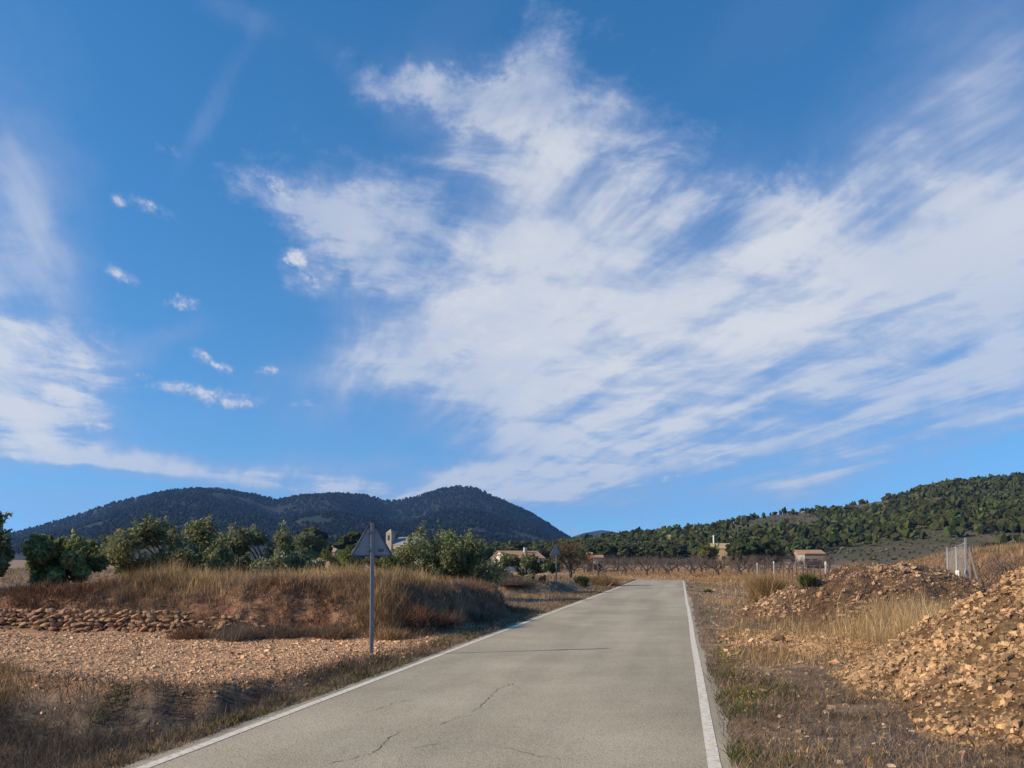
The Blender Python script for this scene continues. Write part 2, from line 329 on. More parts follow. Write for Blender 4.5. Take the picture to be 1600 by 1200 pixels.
def ground_colour(x, y):
    n = fbm(x, y, 0.35, 4, 21); m = fbm(x, y, 1.7, 4, 33)
    def mixc(c, col, w): return c * (1 - w[..., None]) + np.array(col) * w[..., None]
    c = np.zeros(np.shape(x) + (3,)) + np.array((.215, .15, .095))
    c = mixc(c, (.30, .19, .105), smooth01(.42, .62, n)); c = mixc(c, (.16, .125, .095), smooth01(.5, .68, m) * .8)
    left = (x < -2.6)
    c = mixc(c, (.075, .06, .05), smooth01(-2.8, -3.4, x) * (1 - smooth01(13, 17, y)) * .75)  # ditch soil darkened to carry the shade of its road-facing slope
    pf = smooth01(-0.35, 0.1, poly_sd(x, y, PLATFORM)) * (y < 17.5); c = mixc(c, (.43, .245, .13), pf)
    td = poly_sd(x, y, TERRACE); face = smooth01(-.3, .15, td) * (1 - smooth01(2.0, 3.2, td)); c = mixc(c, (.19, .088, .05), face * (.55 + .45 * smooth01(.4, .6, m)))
    clr = np.exp(-(((x - 4.9) / 1.25) ** 2 + ((y - 18.3) / 1.5) ** 2) ** 2); c = mixc(c, (.50, .30, .155), clr)
    tr = np.exp(-((x - 4.1 - .02 * (y - 40)) / .55) ** 2) * smooth01(30, 34, y) * (1 - smooth01(52, 64, y)); c = mixc(c, (.45, .29, .18), tr * .8 * smooth01(.35, .5, m))
    c = mixc(c, (.25, .15, .085), smooth01(12.5, 15, x) * smooth01(22, 30, y) * (y < 110) * .8)
    far = smooth01(85, 105, y); c = mixc(c, (.30, .19, .105), far * .8)
    return c
def polar_sheet(az0, az1, naz, radii, hfun):
    az = np.radians(np.linspace(az0, az1, naz)); A, RR = np.meshgrid(az, radii, indexing='ij')
    x = CAM[0] + RR * np.sin(A); y = CAM[1] + RR * np.cos(A); z = hfun(x, y, A, RR)
    V = np.stack([x, y, z], -1).reshape(-1, 3); nr = len(radii)
    i, j = np.meshgrid(np.arange(naz - 1), np.arange(nr - 1), indexing='ij'); a = (i * nr + j).ravel()
    return V, np.stack([a, a + 1, a + nr + 1, a + nr], -1)[:, ::-1]
rad = np.concatenate([np.geomspace(0.6, 4.5, 12)[:-1], np.geomspace(4.5, 60, 175)[:-1], np.geomspace(60, 5000, 110)])
azs = [(-57, 33, 400), (33, 303, 70)]
Vs, Fs, b = [], [], 0
for a0, a1, n in azs:
    V, F = polar_sheet(a0, a1, n, rad, lambda x, y, A, RR: H(x, y)); Vs.append(V); Fs.append(F + b); b += len(V)
V = np.concatenate(Vs); F = np.concatenate(Fs)
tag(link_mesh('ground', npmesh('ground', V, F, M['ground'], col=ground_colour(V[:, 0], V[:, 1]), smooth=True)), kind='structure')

# ------------------------------------------------------------------ road, painted edge lines, cracks
def asphalt_mat():
    m = bpy.data.materials.new('asphalt'); m.use_nodes = True; nt = m.node_tree; N = nt.nodes; L = nt.links; bs = N['Principled BSDF']
    tc = N.new('ShaderNodeTexCoord')
    def noise(scale, detail=4, rough=.6, sc=None):
        n = N.new('ShaderNodeTexNoise'); n.inputs['Scale'].default_value = scale; n.inputs['Detail'].default_value = detail; n.inputs['Roughness'].default_value = rough
        if sc:
            mp = N.new('ShaderNodeMapping'); mp.inputs['Scale'].default_value = sc; L.new(tc.outputs['Object'], mp.inputs[0]); L.new(mp.outputs[0], n.inputs['Vector'])
        else: L.new(tc.outputs['Object'], n.inputs['Vector'])
        return n.outputs['Fac']
    def cramp(f, stops):
        r = N.new('ShaderNodeValToRGB'); e = r.color_ramp.elements
        while len(e) < len(stops): e.new(.5)
        for i, (p, c) in enumerate(stops): e[i].position = p; e[i].color = (*c, 1)
        L.new(f, r.inputs[0]); return r.outputs[0]
    def mul(a, b):
        x = N.new('ShaderNodeMix'); x.data_type = 'RGBA'; x.blend_type = 'MULTIPLY'; x.inputs[0].default_value = 1; L.new(a, x.inputs[6]); L.new(b, x.inputs[7]); return x.outputs[2]
    base = cramp(noise(0.7, 6, .65), [(.3, (.43, .365, .255)), (.5, (.485, .415, .295)), (.72, (.535, .465, .34))])
    tracks = cramp(noise(1.0, 3, .5, (1.1, .05, 1)), [(.35, (.88, .88, .88)), (.6, (1.04, 1.04, 1.04))])
    speck = N.new('ShaderNodeTexVoronoi'); speck.inputs['Scale'].default_value = 95; L.new(tc.outputs['Object'], speck.inputs['Vector'])
    sp = cramp(speck.outputs['Distance'], [(.0, (1.08, 1.075, 1.065)), (.45, (1., 1., 1.)), (.78, (.55, .55, .55))])
    pits = cramp(noise(38, 3, .7), [(.32, (.5, .5, .5)), (.43, (1, 1, 1))])
    patch = cramp(noise(.33, 3, .5, (1, .45, 1)), [(.36, (.84, .845, .85)), (.54, (1.04, 1.04, 1.035))])
    c = mul(mul(mul(mul(base, tracks), sp), pits), patch); L.new(c, bs.inputs['Base Color'])
    bs.inputs['Roughness'].default_value = .88; bs.inputs['Specular IOR Level'].default_value = .25
    bp = N.new('ShaderNodeBump'); bp.inputs['Distance'].default_value = .0028; L.new(speck.outputs['Distance'], bp.inputs['Height']); bp.invert = True; L.new(bp.outputs[0], bs.inputs['Normal'])
    return m
M['asphalt'] = asphalt_mat()
def line_mat():
    m = mat('worn_white_line', [(.52, .455, .35), (.70, .63, .52), (.76, .69, .58)], scale=16, rough=.8, detail=8)
    e = [n for n in m.node_tree.nodes if n.type == 'VALTORGB'][0].color_ramp.elements; e[0].position = .38; e[1].position = .52; e[2].position = .7
    return m
M['line'] = line_mat(); M['tar'] = mat('crack_filler', [(.13, .11, .085), (.24, .20, .155)], scale=20)
def strip(y0, y1, dy, fl, fr, dz, name, material, parent=None, nx=1):
    ys = np.arange(y0, y1, dy); xc = road_x(ys); zz = road_z(ys) + dz; l = fl(ys); r = fr(ys)
    V = np.concatenate([np.stack([xc + l + (r - l) * k / nx, ys, zz + (0)], -1) for k in range(nx + 1)]); n = len(ys)
    F = np.concatenate([np.stack([np.arange(n - 1) + k * n, np.arange(n - 1) + (k + 1) * n, np.arange(1, n) + (k + 1) * n, np.arange(1, n) + k * n], -1) for k in range(nx)])
    return link_mesh(name, npmesh(name, V, F, material, smooth=True), parent)
ragR = lambda ys: 2.37 + .22 * fbm(ys, ys * 0, .9, 4, 51) + .05 * np.sin(ys * .21)
ragL = lambda ys: -2.42 - .13 * fbm(ys, ys * 0, 1.1, 4, 57)
road = tag(strip(-12, 148, .12, ragL, ragR, .0, 'road', M['asphalt'], nx=6), kind='structure')
wob = lambda ys, s: .035 * (fbm(ys, ys * 0, .16, 2, s) - .5)
strip(-12, 140, .25, lambda y: 2.255 + wob(y, 61), lambda y: 2.365 + wob(y, 61) + .012 * (fbm(y, y, 2.5, 2, 66) - .5), .004, 'edge_line', M['line'], road)
strip(-12, 140, .25, lambda y: -2.365 + wob(y, 63), lambda y: -2.26 + wob(y, 63) + .012 * (fbm(y, y, 2.5, 2, 67) - .5), .004, 'edge_line', M['line'], road)
def crack(pix, w=.014, jit=.05):
    P = [onground(*p) for p in pix]; pts = []
    for a, c in zip(P[:-1], P[1:]):
        n = max(2, int((c - a).length / .06))
        for k in range(n): pts.append(a.lerp(c, k / n) + Vector((random.gauss(0, jit), random.gauss(0, jit), 0)) * (0 if k == 0 else 1))
    pts.append(P[-1]); V = []; F = []
    for i, p in enumerate(pts):
        t = (pts[min(i + 1, len(pts) - 1)] - pts[max(i - 1, 0)]).normalized(); nn = Vector((-t.y, t.x, 0)); ww = w * random.uniform(.15, 1.0) * (.2 if i in (0, len(pts) - 1) else 1)
        V += [p - nn * ww, p + nn * ww]
        if i: F.append((2*i - 2, 2*i, 2*i + 1, 2*i - 1))
    V = np.array([(v.x, v.y, .0035) for v in V]); link_mesh('crack', npmesh('crack', V, np.array(F), M['tar']), road)
for pix in [[(509,1195),(583,1177),(612,1150),(631,1142)], [(684,1134),(718,1120),(745,1116)], [(742,1112),(775,1078),(800,1068),(812,1076)], [(758,1164),(800,1170),(832,1180),(880,1186)],
            [(560,1118),(610,1100),(650,1092)], [(640,1170),(700,1158)]]: crack(pix, .006, .02)
crack([(880,975),(940,973)], .02, .01); crack([(985,948),(1030,949)], .03, .02); crack([(930,1094),(1000,1096)], .006, .02)
# ------------------------------------------------------------------ mountain and hills
def profile(pts):
    q = sorted((azel(px, py)[0], math.tan(R(azel(px, py)[1]))) for px, py in pts)
    a = np.radians([t[0] for t in q]); e = np.array([t[1] for t in q]); return lambda A: np.interp(A, a, e)
def bear(px): return azel(px, 881)[0]
M['mountain'] = mat('mountain_scrub', [(.009, .014, .010), (.017, .021, .014), (.04, .038, .025)], scale=.012, rough=1, detail=10)
M['hill'] = mat('hill_scrub', [(.05, .052, .024), (.085, .072, .038), (.17, .12, .07)], scale=.03, rough=1, detail=10)
def relief(pts, r0, crest, rmax, naz, nr, px0, px1, spur, base, name, material, lam, seed, terr=0.0):
    pf = profile(pts); rr = np.linspace(r0, rmax, nr)
    def h(x, y, A, RR):
        rc = crest(A); t = (RR - r0) / (rc - r0)
        n = fbm(x, y, 1 / lam, 5, seed); rid = 1 - np.abs(2 * fbm(x, y, .8 / lam, 3, seed + 9) - 1) * 2.2
        s = np.where(t < 1, np.clip(t, 0, 1) ** 1.25, np.clip(1 - (t - 1) * 1.3, 0, 1))
        hh = s + spur * (n - .5) * np.clip(t * 1.6, 0, 1) * np.clip(2.2 - 1.6 * t, .25, 1) + spur * .7 * (rid - .4) * np.clip(t, 0, 1) * np.clip(1.25 - t, 0.05, 1)
        hh = np.clip(hh, 0, None)
        if terr: hh = hh + terr * np.sin(hh * 55 + n * 9) * (t < .9)
        tgt = pf(A[:, :1]); ang = (hh) / RR; k = (tgt - (base - CAM[2]) / (rc[:, :1])) / ang.max(1, keepdims=True)
        return base + np.maximum(k, .0) * hh - 1.2 * (RR < r0 + (rmax - r0) / nr * 1.5)
    V, F = polar_sheet(bear(px0), bear(px1), naz, rr, h)
    o = tag(link_mesh(name, npmesh(name, V, F, material, smooth=True)), kind='structure')
    return V.reshape(naz, nr, 3)
MT = [(-420, 862), (-250, 858), (-100, 850), (0, 838), (40, 829), (100, 812), (180, 786), (250, 770), (300, 764), (350, 766), (400, 775), (432, 783), (470, 775), (520, 772), (570, 774), (612, 784), (650, 777), (690, 764), (720, 760),
      (745, 764), (790, 785), (830, 803), (870, 828), (892, 842), (930, 866), (980, 875)]
def mt_crest(A):
    p = np.degrees(A); w = lambda px, s: np.exp(-((p - bear(px)) / s) ** 2)
    return 2500 - 260 * w(300, 5) + 180 * w(432, 2.5) - 160 * w(520, 3.5) + 230 * w(612, 2.5) - 60 * w(725, 5)
MG = relief(MT, 900, mt_crest, 3100, 330, 120, -420, 985, .62, 3.0, 'mountain', M['mountain'], 620., 70)
relief([(800, 868), (860, 850), (888, 841), (912, 833), (940, 828), (960, 831), (980, 838), (1040, 850), (1120, 868)], 3600, lambda A: 4300 + 0 * A, 4700, 60, 30, 800, 1120, .3, 3.0, 'mountain', M['mountain'], 700., 77)
HL = [(420, 882), (560, 876), (700, 864), (760, 860), (860, 856), (900, 848), (940, 844), (980, 840), (1060, 829), (1100, 826), (1150, 816), (1200, 806), (1300, 795), (1380, 783), (1440, 767), (1480, 757), (1540, 750), (1600, 745),
      (1700, 733), (1900, 720), (2200, 743), (2600, 838)]
def hl_crest(A): return 560 + 190 * smooth01(R(bear(1000)), R(bear(1600)), A) + 25 * np.sin(A * 40)
HG = relief(HL, 285, hl_crest, 1050, 260, 130, 420, 2600, .26, 2.4, 'hillside', M['hill'], 150., 80, terr=.006)

def ico(sub=1):
    bm = bmesh.new(); bmesh.ops.create_icosphere(bm, subdivisions=sub, radius=1); V = np.array([v.co[:] for v in bm.verts]); F = np.array([[v.index for v in f.verts] for f in bm.faces]); bm.free(); return V, F
ICO0, ICO1, ICO2 = ico(1), ico(2), ico(3)
OCT = (np.array([(1,0,0),(-1,0,0),(0,1,0),(0,-1,0),(0,0,1),(0,0,-1)], float), np.array([(0,2,4),(2,1,4),(1,3,4),(3,0,4),(2,0,5),(1,2,5),(3,1,5),(0,3,5)]))
def rotmats(n, g=rng, tilt=None):
    q = g.normal(size=(n, 4)); q /= np.linalg.norm(q, axis=1, keepdims=True); w, x, y, z = q.T
    return np.stack([np.stack([1-2*(y*y+z*z), 2*(x*y-z*w), 2*(x*z+y*w)], -1), np.stack([2*(x*y+z*w), 1-2*(x*x+z*z), 2*(y*z-x*w)], -1), np.stack([2*(x*z-y*w), 2*(y*z+x*w), 1-2*(x*x+y*y)], -1)], 1)
def many(pos, size, base, jit=.25, cols=None, g=rng, spin=True):      # many jittered copies of a small solid in one mesh
    bv, bf = base; n = len(pos); V = np.repeat(bv[None], n, 0) * (1 + g.normal(0, jit, (n, len(bv), 1)).clip(-.5, .6))
    if spin: V = np.einsum('nij,nkj->nki', rotmats(n, g), V)
    V = V * size[:, None, :] + pos[:, None, :]
    F = bf[None] + (np.arange(n) * len(bv))[:, None, None]
    C = None if cols is None else np.repeat(cols[:, None, :], len(bv), 1).reshape(-1, 3)
    return V.reshape(-1, 3), F.reshape(-1, 3), C
def grid_at(G, u, v):                                   # bilinear point on a relief grid, u, v in 0..1
    na, nr, _ = G.shape; a = u * (na - 1.001); b = v * (nr - 1.001); i = a.astype(int); j = b.astype(int); fa = (a - i)[:, None]; fb = (b - j)[:, None]
    return (G[i, j] * (1 - fa) + G[i + 1, j] * fa) * (1 - fb) + (G[i, j + 1] * (1 - fa) + G[i + 1, j + 1] * fa) * fb
M['pine'] = mat('pine_needles', attr=True, scale=.5, var=.35, trans=.12, spec=.15, detail=3)
M['pine1'] = mat('pine_needles_single', attr=True, scale=.5, var=.3, trans=.12, spec=.15, detail=3, vary=.38)
def greens(n, base, sp=.28, g=rng):
    return np.array(base) * (1 + g.normal(0, sp, (n, 1))).clip(.45, 1.8) * (1 + g.normal(0, .07, (n, 3)))
# far wood on the mountain
n = 32000; u = rng.random(n); v = .08 + .72 * rng.random(n) ** .8; p = grid_at(MG, u, v)
keep = fbm(p[:, 0], p[:, 1], 1 / 160., 4, 91) > .28; p = p[keep]; n = len(p)
s = rng.uniform(1.9, 3.4, n); size = np.stack([s, s, s * rng.uniform(.9, 1.5, n)], -1); p[:, 2] += size[:, 2] * .8
V, F, C = many(p, size * 1.15, OCT, .22, greens(n, (.007, .012, .008), .2))
tag(link_mesh('forest', npmesh('forest', V, F, M['pine'], col=C)), 'dark pine wood covering the blue three-humped mountain', 'forest', kind='stuff')

# ------------------------------------------------------------------ pines on the near hillside
def pine_proto(seed, slim=1.0):
    g = np.random.default_rng(seed); n = 15; h = 1.0          # unit height tree
    c = []
    for k in range(n):
        t = (k + .5) / n; rr = .30 * slim * math.sin(math.pi * (.22 + .74 * t)) ** .7; a = k * 2.4 + g.uniform(-.4, .4)
        c.append((math.cos(a) * rr * g.uniform(.35, 1), math.sin(a) * rr * g.uniform(.35, 1), .30 + .62 * t))
    c = np.array(c); s = g.uniform(.10, .17, n); size = np.stack([s * 1.15, s * 1.15, s * .8], -1)
    V, F, C = many(c, size, ICO1, .24, greens(n, (.056, .068, .024), .24, g), g)
    m = 260; k = g.integers(0, n, m); d = g.normal(size=(m, 3)); d /= np.linalg.norm(d, axis=1, keepdims=True); q = c[k] + d * size[k] * g.uniform(.9, 1.35, (m, 1))
    T = q[:, None, :] + g.normal(0, .032, (m, 3, 3)); b = len(V)
    V = np.concatenate([V, T.reshape(-1, 3)]); F = np.concatenate([F, (np.arange(m * 3) + b).reshape(-1, 3)]); C = np.concatenate([C, np.repeat(greens(m, (.064, .076, .027), .28, g), 3, 0)])
    crown = npmesh('crown', V, F, M['pine1'], col=C)
    mb = MB().tube([(0, 0, -.06), (g.uniform(-.02, .02), g.uniform(-.02, .02), .35), (g.uniform(-.04, .04), g.uniform(-.04, .04), .8)], [.030, .022, .008], 6)
    for k in range(5):
        e = c[g.integers(0, n)]; mb.tube([(0, 0, max(.15, e[2] - .22)), tuple(e)], [.012, .005], 4, False)
    tm = bpy.data.meshes.new('trunk'); tm.from_pydata(mb.V, [], mb.F); tm.materials.append(M['bark'])
    return crown, tm
PINES = [pine_proto(100 + k, (1.0, 1.25, .85, 1.1, 1.4)[k]) for k in range(5)]
def pine(p, h, label, group, wide=1.0, cat='pine'):
    cr, tr = PINES[random.randrange(5)]
    o = empty('pine_tree', p, random.uniform(0, 6.28)); o.scale = (h * wide, h * wide, h)
    link_mesh('crown', cr, o); link_mesh('trunk', tr, o)
    return tag(o, label, cat, group)
n = 30000; u = rng.random(n) ** 1.0; v = .02 + .70 * rng.random(n) ** .85; P = grid_at(HG, u, v)
bearing = np.degrees(np.arctan2(P[:, 0] - CAM[0], P[:, 1])); rr = np.hypot(P[:, 0] - CAM[0], P[:, 1])
mask = fbm(P[:, 0], P[:, 1], 1 / 55., 4, 95); dense = smooth01(bear(1240), bear(1480), bearing) * smooth01(330, 430, rr)
left = 1 - smooth01(bear(940), bear(1080), bearing)
thr = .41 - .2 * dense - .12 * left + .10 * (1 - smooth01(300, 360, rr)) * (1 - left)
keep = (mask > thr) & (rng.random(n) < .45 + .55 * np.maximum(dense, left)) & (bearing < bear(1720)) & (bearing > bear(540))
P = P[keep]; bearing = bearing[keep]; rr = rr[keep]; n = len(P)
hgt = rng.uniform(2.6, 5.4, n) * (1 + .25 * (rng.random(n) < .1)) * np.where(bearing < bear(1000), 1.05, 1.0)
order = np.argsort(-(hgt / rr)); inview = (bearing[order] > bear(640)) & (bearing[order] < bear(1620)); big = order[inview][:270]; rest = np.setdiff1d(order, big)
for i in big:
    if bearing[i] < bear(1000): lab, grp = 'dark green pine in the wooded belt at the foot of the mountain', 'pines in the wooded belt'
    elif bearing[i] < bear(1330): lab, grp = 'single pine scattered on the stony terraced hillside', 'pines scattered on the terraced hillside'
    else: lab, grp = 'pine in the dense wood on the hill behind the fence', 'pines in the dense hill wood'
    pine(P[i], hgt[i], lab, grp, random.uniform(.95, 1.35))
P = P[rest]; hh = hgt[rest]; n = len(P); size = np.stack([hh * .36, hh * .36, hh * .42], -1) * rng.uniform(.8, 1.2, (n, 3)); P[:, 2] += hh * .5
V, F, C = many(P, size * np.array((1.15, 1.15, 1.1)), OCT if n > 14000 else ICO0, .30, greens(n, (.050, .058, .019), .36))
tag(link_mesh('pine_wood', npmesh('pine_wood', V, F, M['pine'], col=C)), 'farther pines of the wooded hillside reading as one mass', 'forest', kind='stuff')
# low scrub on the hillside
n = 9000; Q = grid_at(HG, rng.random(n), .01 + .55 * rng.random(n)); s = rng.uniform(.35, .9, n); Q[:, 2] += s * .3
V, F, C = many(Q, np.stack([s, s, s * .8], -1) * 1.15, OCT, .25, greens(n, (.085, .085, .042), .3))
tag(link_mesh('scrub', npmesh('scrub', V, F, M['pine'], col=C)), 'low scrub dotted over the stony hillside', 'scrub', kind='stuff')

# ------------------------------------------------------------------ leafy trees
def diamonds(c, a, b, l, w):
    l = np.asarray(l)[:, None]; w = np.asarray(w)[:, None]
    V = np.stack([c - a * l / 2, c + b * w / 2, c + a * l / 2, c - b * w / 2], 1); n = len(c)
    return V.reshape(-1, 3), (np.arange(n * 4).reshape(-1, 4))
def unit(n, g): d = g.normal(size=(n, 3)); return d / np.linalg.norm(d, axis=1, keepdims=True)
def leafy(name, loc, w, h, seed, col, label, group=None, cat='tree', nleaf=13000, leaf=(.10, .036), trunk=True, depth=.85, shoots=60, gap=1.0, low=.12):
    g = np.random.default_rng(seed); root = empty(name, loc)
    nc = 30; a = g.uniform(0, 2 * math.pi, nc); zt = g.beta(1.3, 1.1, nc); rr = np.sqrt(g.random(nc)) * (1 - .55 * np.abs(zt - .42) ** 1.5 * 1.6)
    C = np.stack([np.cos(a) * rr * w * .40, np.sin(a) * rr * w * .40 * depth, h * (low + .06 + (.80 - low) * zt)], -1); cr = g.uniform(.11, .19, nc) * min(w, h * 1.25)
    k = g.choice(nc, nleaf, p=cr ** 2 / (cr ** 2).sum()); d = unit(nleaf, g); d[:, 2] = d[:, 2] * .85
    pos = C[k] + d * (cr[k] * g.random(nleaf) ** (.42 * gap))[:, None]
    tint = np.array(col) * (1 + g.normal(0, .16, (nc, 1)))[k] * (1 + g.normal(0, .22, (nleaf, 1))).clip(.5, 1.7)
    S = []; 
    for _ in range(shoots):
        j = g.integers(0, nc); dd = unit(1, g)[0]; dd[2] = abs(dd[2]) * 1.3 + .25; dd /= np.linalg.norm(dd); t = g.random(26)
        S.append(C[j] + dd * (cr[j] * (.75 + .75 * t * g.uniform(.5, 1.2)))[:, None] + g.normal(0, .022 * h, (26, 3)))
    if S: S = np.concatenate(S); pos = np.concatenate([pos, S]); tint = np.concatenate([tint, np.array(col) * (1 + g.normal(0, .25, (len(S), 1))).clip(.6, 1.8)])
    pos[:, 2] = np.maximum(pos[:, 2], .03 + .1 * g.random(len(pos)))
    n = len(pos); A = unit(n, g); B = np.cross(A, unit(n, g)); B /= np.linalg.norm(B, axis=1, keepdims=True) + 1e-9
    V, F = diamonds(pos, A, B, leaf[0] * g.uniform(.6, 1.3, n), leaf[1] * g.uniform(.7, 1.3, n))
    link_mesh('crown', npmesh('crown', V, F, M['leaf'], col=np.repeat(tint, 4, 0)), root)
    mb = MB(); th = h * .3
    mb.tube([(0, 0, -.25), (.03 * w, .02, th * .5), (0, .03, th)], [.055 * w * .5 + .05, .045 * w * .5 + .03, .035 * w * .5 + .02], 8)
    for j in range(0, nc, 2): mb.tube([(0, .03, th * g.uniform(.4, 1)), tuple(C[j] * np.array((.5, .5, .75))), tuple(C[j])], [.05, .03, .01], 5, False)
    if trunk: mb.build('trunk', M['bark'], root, True)
    return tag(root, label, cat, group)
def tree_at(px, dist, wpx, top):
    p = atdist(px, top, dist); z = Hs(p.x, p.y); return Vector((p.x, p.y, z - .05)), wpx / FPX * dist * 1.0, p.z - z
OL = (.215, .225, .105)
for px, dist, wpx, top, col, seed, label in [
    (-34, 26, 84, 788, (.23, .25, .11), 1, 'tall dark tree on the terrace beside the dense round bush'),
    (100, 26, 128, 836, (.26, .28, .105), 2, 'dense dark green round bush on terrace above the stone wall'),
    (262, 29, 178, 806, OL, 3, 'widest olive tree with feathery top above the dry grass bank'),
    (418, 32, 158, 820, (.21, .23, .13), 4, 'grey-green olive tree between the widest olive and the triangular sign'),
    (690, 37, 160, 834, (.19, .205, .09), 6, 'dark olive tree just beyond the near triangular sign on the bank'),
    (822, 47, 104, 866, (.175, .185, .085), 7, 'low olive tree in front of the white farmhouse')]:
    p, w, h = tree_at(px, dist, wpx, top)
    leafy('olive_tree', p, w * (1.08 if seed < 3 else 1.26), h * 1.03, seed, col, label, cat='tree', nleaf=17000 if dist < 40 else 9500, leaf=(.125 + .001 * dist, .048 + .0005 * dist), low=.02, gap=1.15)
for px, dist, wpx, top, col, seed, label in [
    (347, 35, 70, 852, (.15, .18, .075), 11, 'small green bush wedged between the two large olive trees'),
    (525, 35, 120, 860, (.18, .215, .065), 12, 'light green bush behind the bank between grey-green olive and sign'),
    (604, 36, 100, 868, (.20, .21, .075), 13, 'yellowish green bush right behind the near triangular sign'),
    (760, 52, 80, 872, (.16, .17, .08), 14, 'small dull green bush beside the low olive tree')]:
    p, w, h = tree_at(px, dist, wpx, top)
    leafy('bush', p, w * 1.3, max(h, .9) * 1.05, seed, col, label, cat='bush', nleaf=7000, leaf=(.11, .045), low=.0, shoots=40)
p, w, h = tree_at(890, 62, 62, 842); leafy('autumn_tree', p, w * 1.1, h, 17, (.155, .115, .062), 'half-bare brownish autumn tree behind the far triangular sign', cat='tree', nleaf=5200, leaf=(.13, .05), gap=1.4)
p, w, h = tree_at(1107, 222, 36, 851); leafy('broadleaf_tree', p, w * 1.1, h, 18, (.17, .17, .045), 'yellow-green tree beside the tan-roofed farm building', cat='tree', nleaf=4200, leaf=(.45, .25), low=.02)
for px, dist, top, wide, label, grp in [(490, 205, 824, 1.35, 'broad dark pine standing over the old brownish house', None), (553, 215, 832, 1.2, 'rounded dark pine behind the small pale house with a pole', None)]:
    p = atdist(px, top, dist); z = Hs(p.x, p.y); pine(Vector((p.x, p.y, z)), p.z - z, label, grp, wide)
for px, top in [(1148, 846), (1163, 841), (1180, 837), (1195, 840), (1207, 848), (1172, 846)]:
    p = atdist(px, top, 232 + random.uniform(-8, 8)); z = Hs(p.x, p.y); pine(Vector((p.x, p.y, z)), p.z - z, 'tall dark pine in the clump beside the tan-roofed farm building', 'pines clumped by the farm building', 1.0)

# ------------------------------------------------------------------ bare almond orchard
def almond_proto(seed):
    g = random.Random(seed); tk = MB(); tw = MB()
    def grow(p, d, ln, rd, lev):
        q = p + d * ln * .55 + Vector((g.gauss(0, .05), g.gauss(0, .05), 0)) * ln; e = q + (d + Vector((g.gauss(0, .18), g.gauss(0, .18), .10))).normalized() * ln * .45
        (tk if lev < 2 else tw).tube([p, q, e], [rd, rd * .8, rd * .6], 5 if lev < 2 else 3, False)
        if lev >= 5: return
        for k in range(3 if lev > 0 else 3):
            a = d.orthogonal().normalized(); a.rotate(Matrix.Rotation(g.uniform(0, 6.28), 3, d)); sp = g.uniform(.35, .85)
            nd = (d + a * sp + Vector((0, 0, .06))).normalized(); st = e if k < 2 else q
            grow(st, nd, ln * g.uniform(.58, .78), rd * .55, lev + 1)
    tk.tube([(0, 0, -.15), (.03, 0, .25), (.0, .02, .5)], [.17, .13, .12], 7, False)
    for k in range(3):
        a = k * 2.09 + g.uniform(-.3, .3); grow(Vector((0, .02, .45)), Vector((math.cos(a) * .8, math.sin(a) * .8, .72)).normalized(), g.uniform(.85, 1.1), .085, 1)
    out = []
    for nme, mb, mt in (('trunk', tk, M['bark']), ('crown', tw, M['twig'])):
        me = bpy.data.meshes.new(nme); me.from_pydata(mb.V, [], mb.F); me.materials.append(mt); out.append(me)
    return out
ALM = [almond_proto(40 + k) for k in range(4)]
def almond(x, y, s, label, group):
    o = empty('almond_tree', (x, y, Hs(x, y)), random.uniform(0, 6.28)); o.scale = (s, s, s * .95); a, b = ALM[random.randrange(4)]; link_mesh('trunk', a, o); link_mesh('crown', b, o)
    return tag(o, label, 'tree', group)
for px in (938, 973, 1011, 1047, 1081, 1118, 1155, 1190):
    p = onground(px + random.uniform(-4, 4), 897, 0); almond(p.x, p.y - random.uniform(0, 6), random.uniform(1.25, 1.5), 'bare spreading almond tree in the front orchard row beyond the road end', 'almond trees of the front row')
for row in range(4):
    for k in range(11):
        p = atdist(900 + k * 36 + row * 9 + random.uniform(-8, 8), 880, 150 + row * 12); almond(p.x, p.y, random.uniform(1.2, 1.5), 'bare almond tree in the orchard rows behind the front row', 'almond trees of the back rows')
# ------------------------------------------------------------------ buildings
def plaster(name, c, k=.12): return mat(name, [tuple(v * (1 - k) for v in c), c, tuple(min(.85, v * (1 + k)) for v in c)], scale=1.6, bump=.01, bscale=12)
M['cream'] = plaster('cream_plaster', (.36, .30, .225)); M['whitewash'] = plaster('whitewash', (.50, .46, .40)); M['pinkp'] = plaster('pink_plaster', (.34, .24, .18)); M['brick'] = plaster('red_brick', (.46, .17, .085), .2)
M['stone'] = plaster('pale_stone', (.36, .30, .23), .18); M['rooftile'] = mat('clay_roof_tiles', [(.27, .15, .085), (.40, .24, .14), (.50, .34, .21)], scale=3, bump=.03, bscale=10)
M['greyroof'] = mat('grey_sheet_roof', [(.24, .24, .235), (.31, .31, .30)], scale=2); M['glass'] = mat('dark_window', [(.02, .022, .026), (.04, .045, .05)], scale=2, rough=.15, spec=.5); M['tanroof'] = plaster('tan_roof', (.40, .31, .17))
M['shutter'] = mat('brown_shutter', [(.10, .06, .04), (.15, .09, .06)], scale=5)
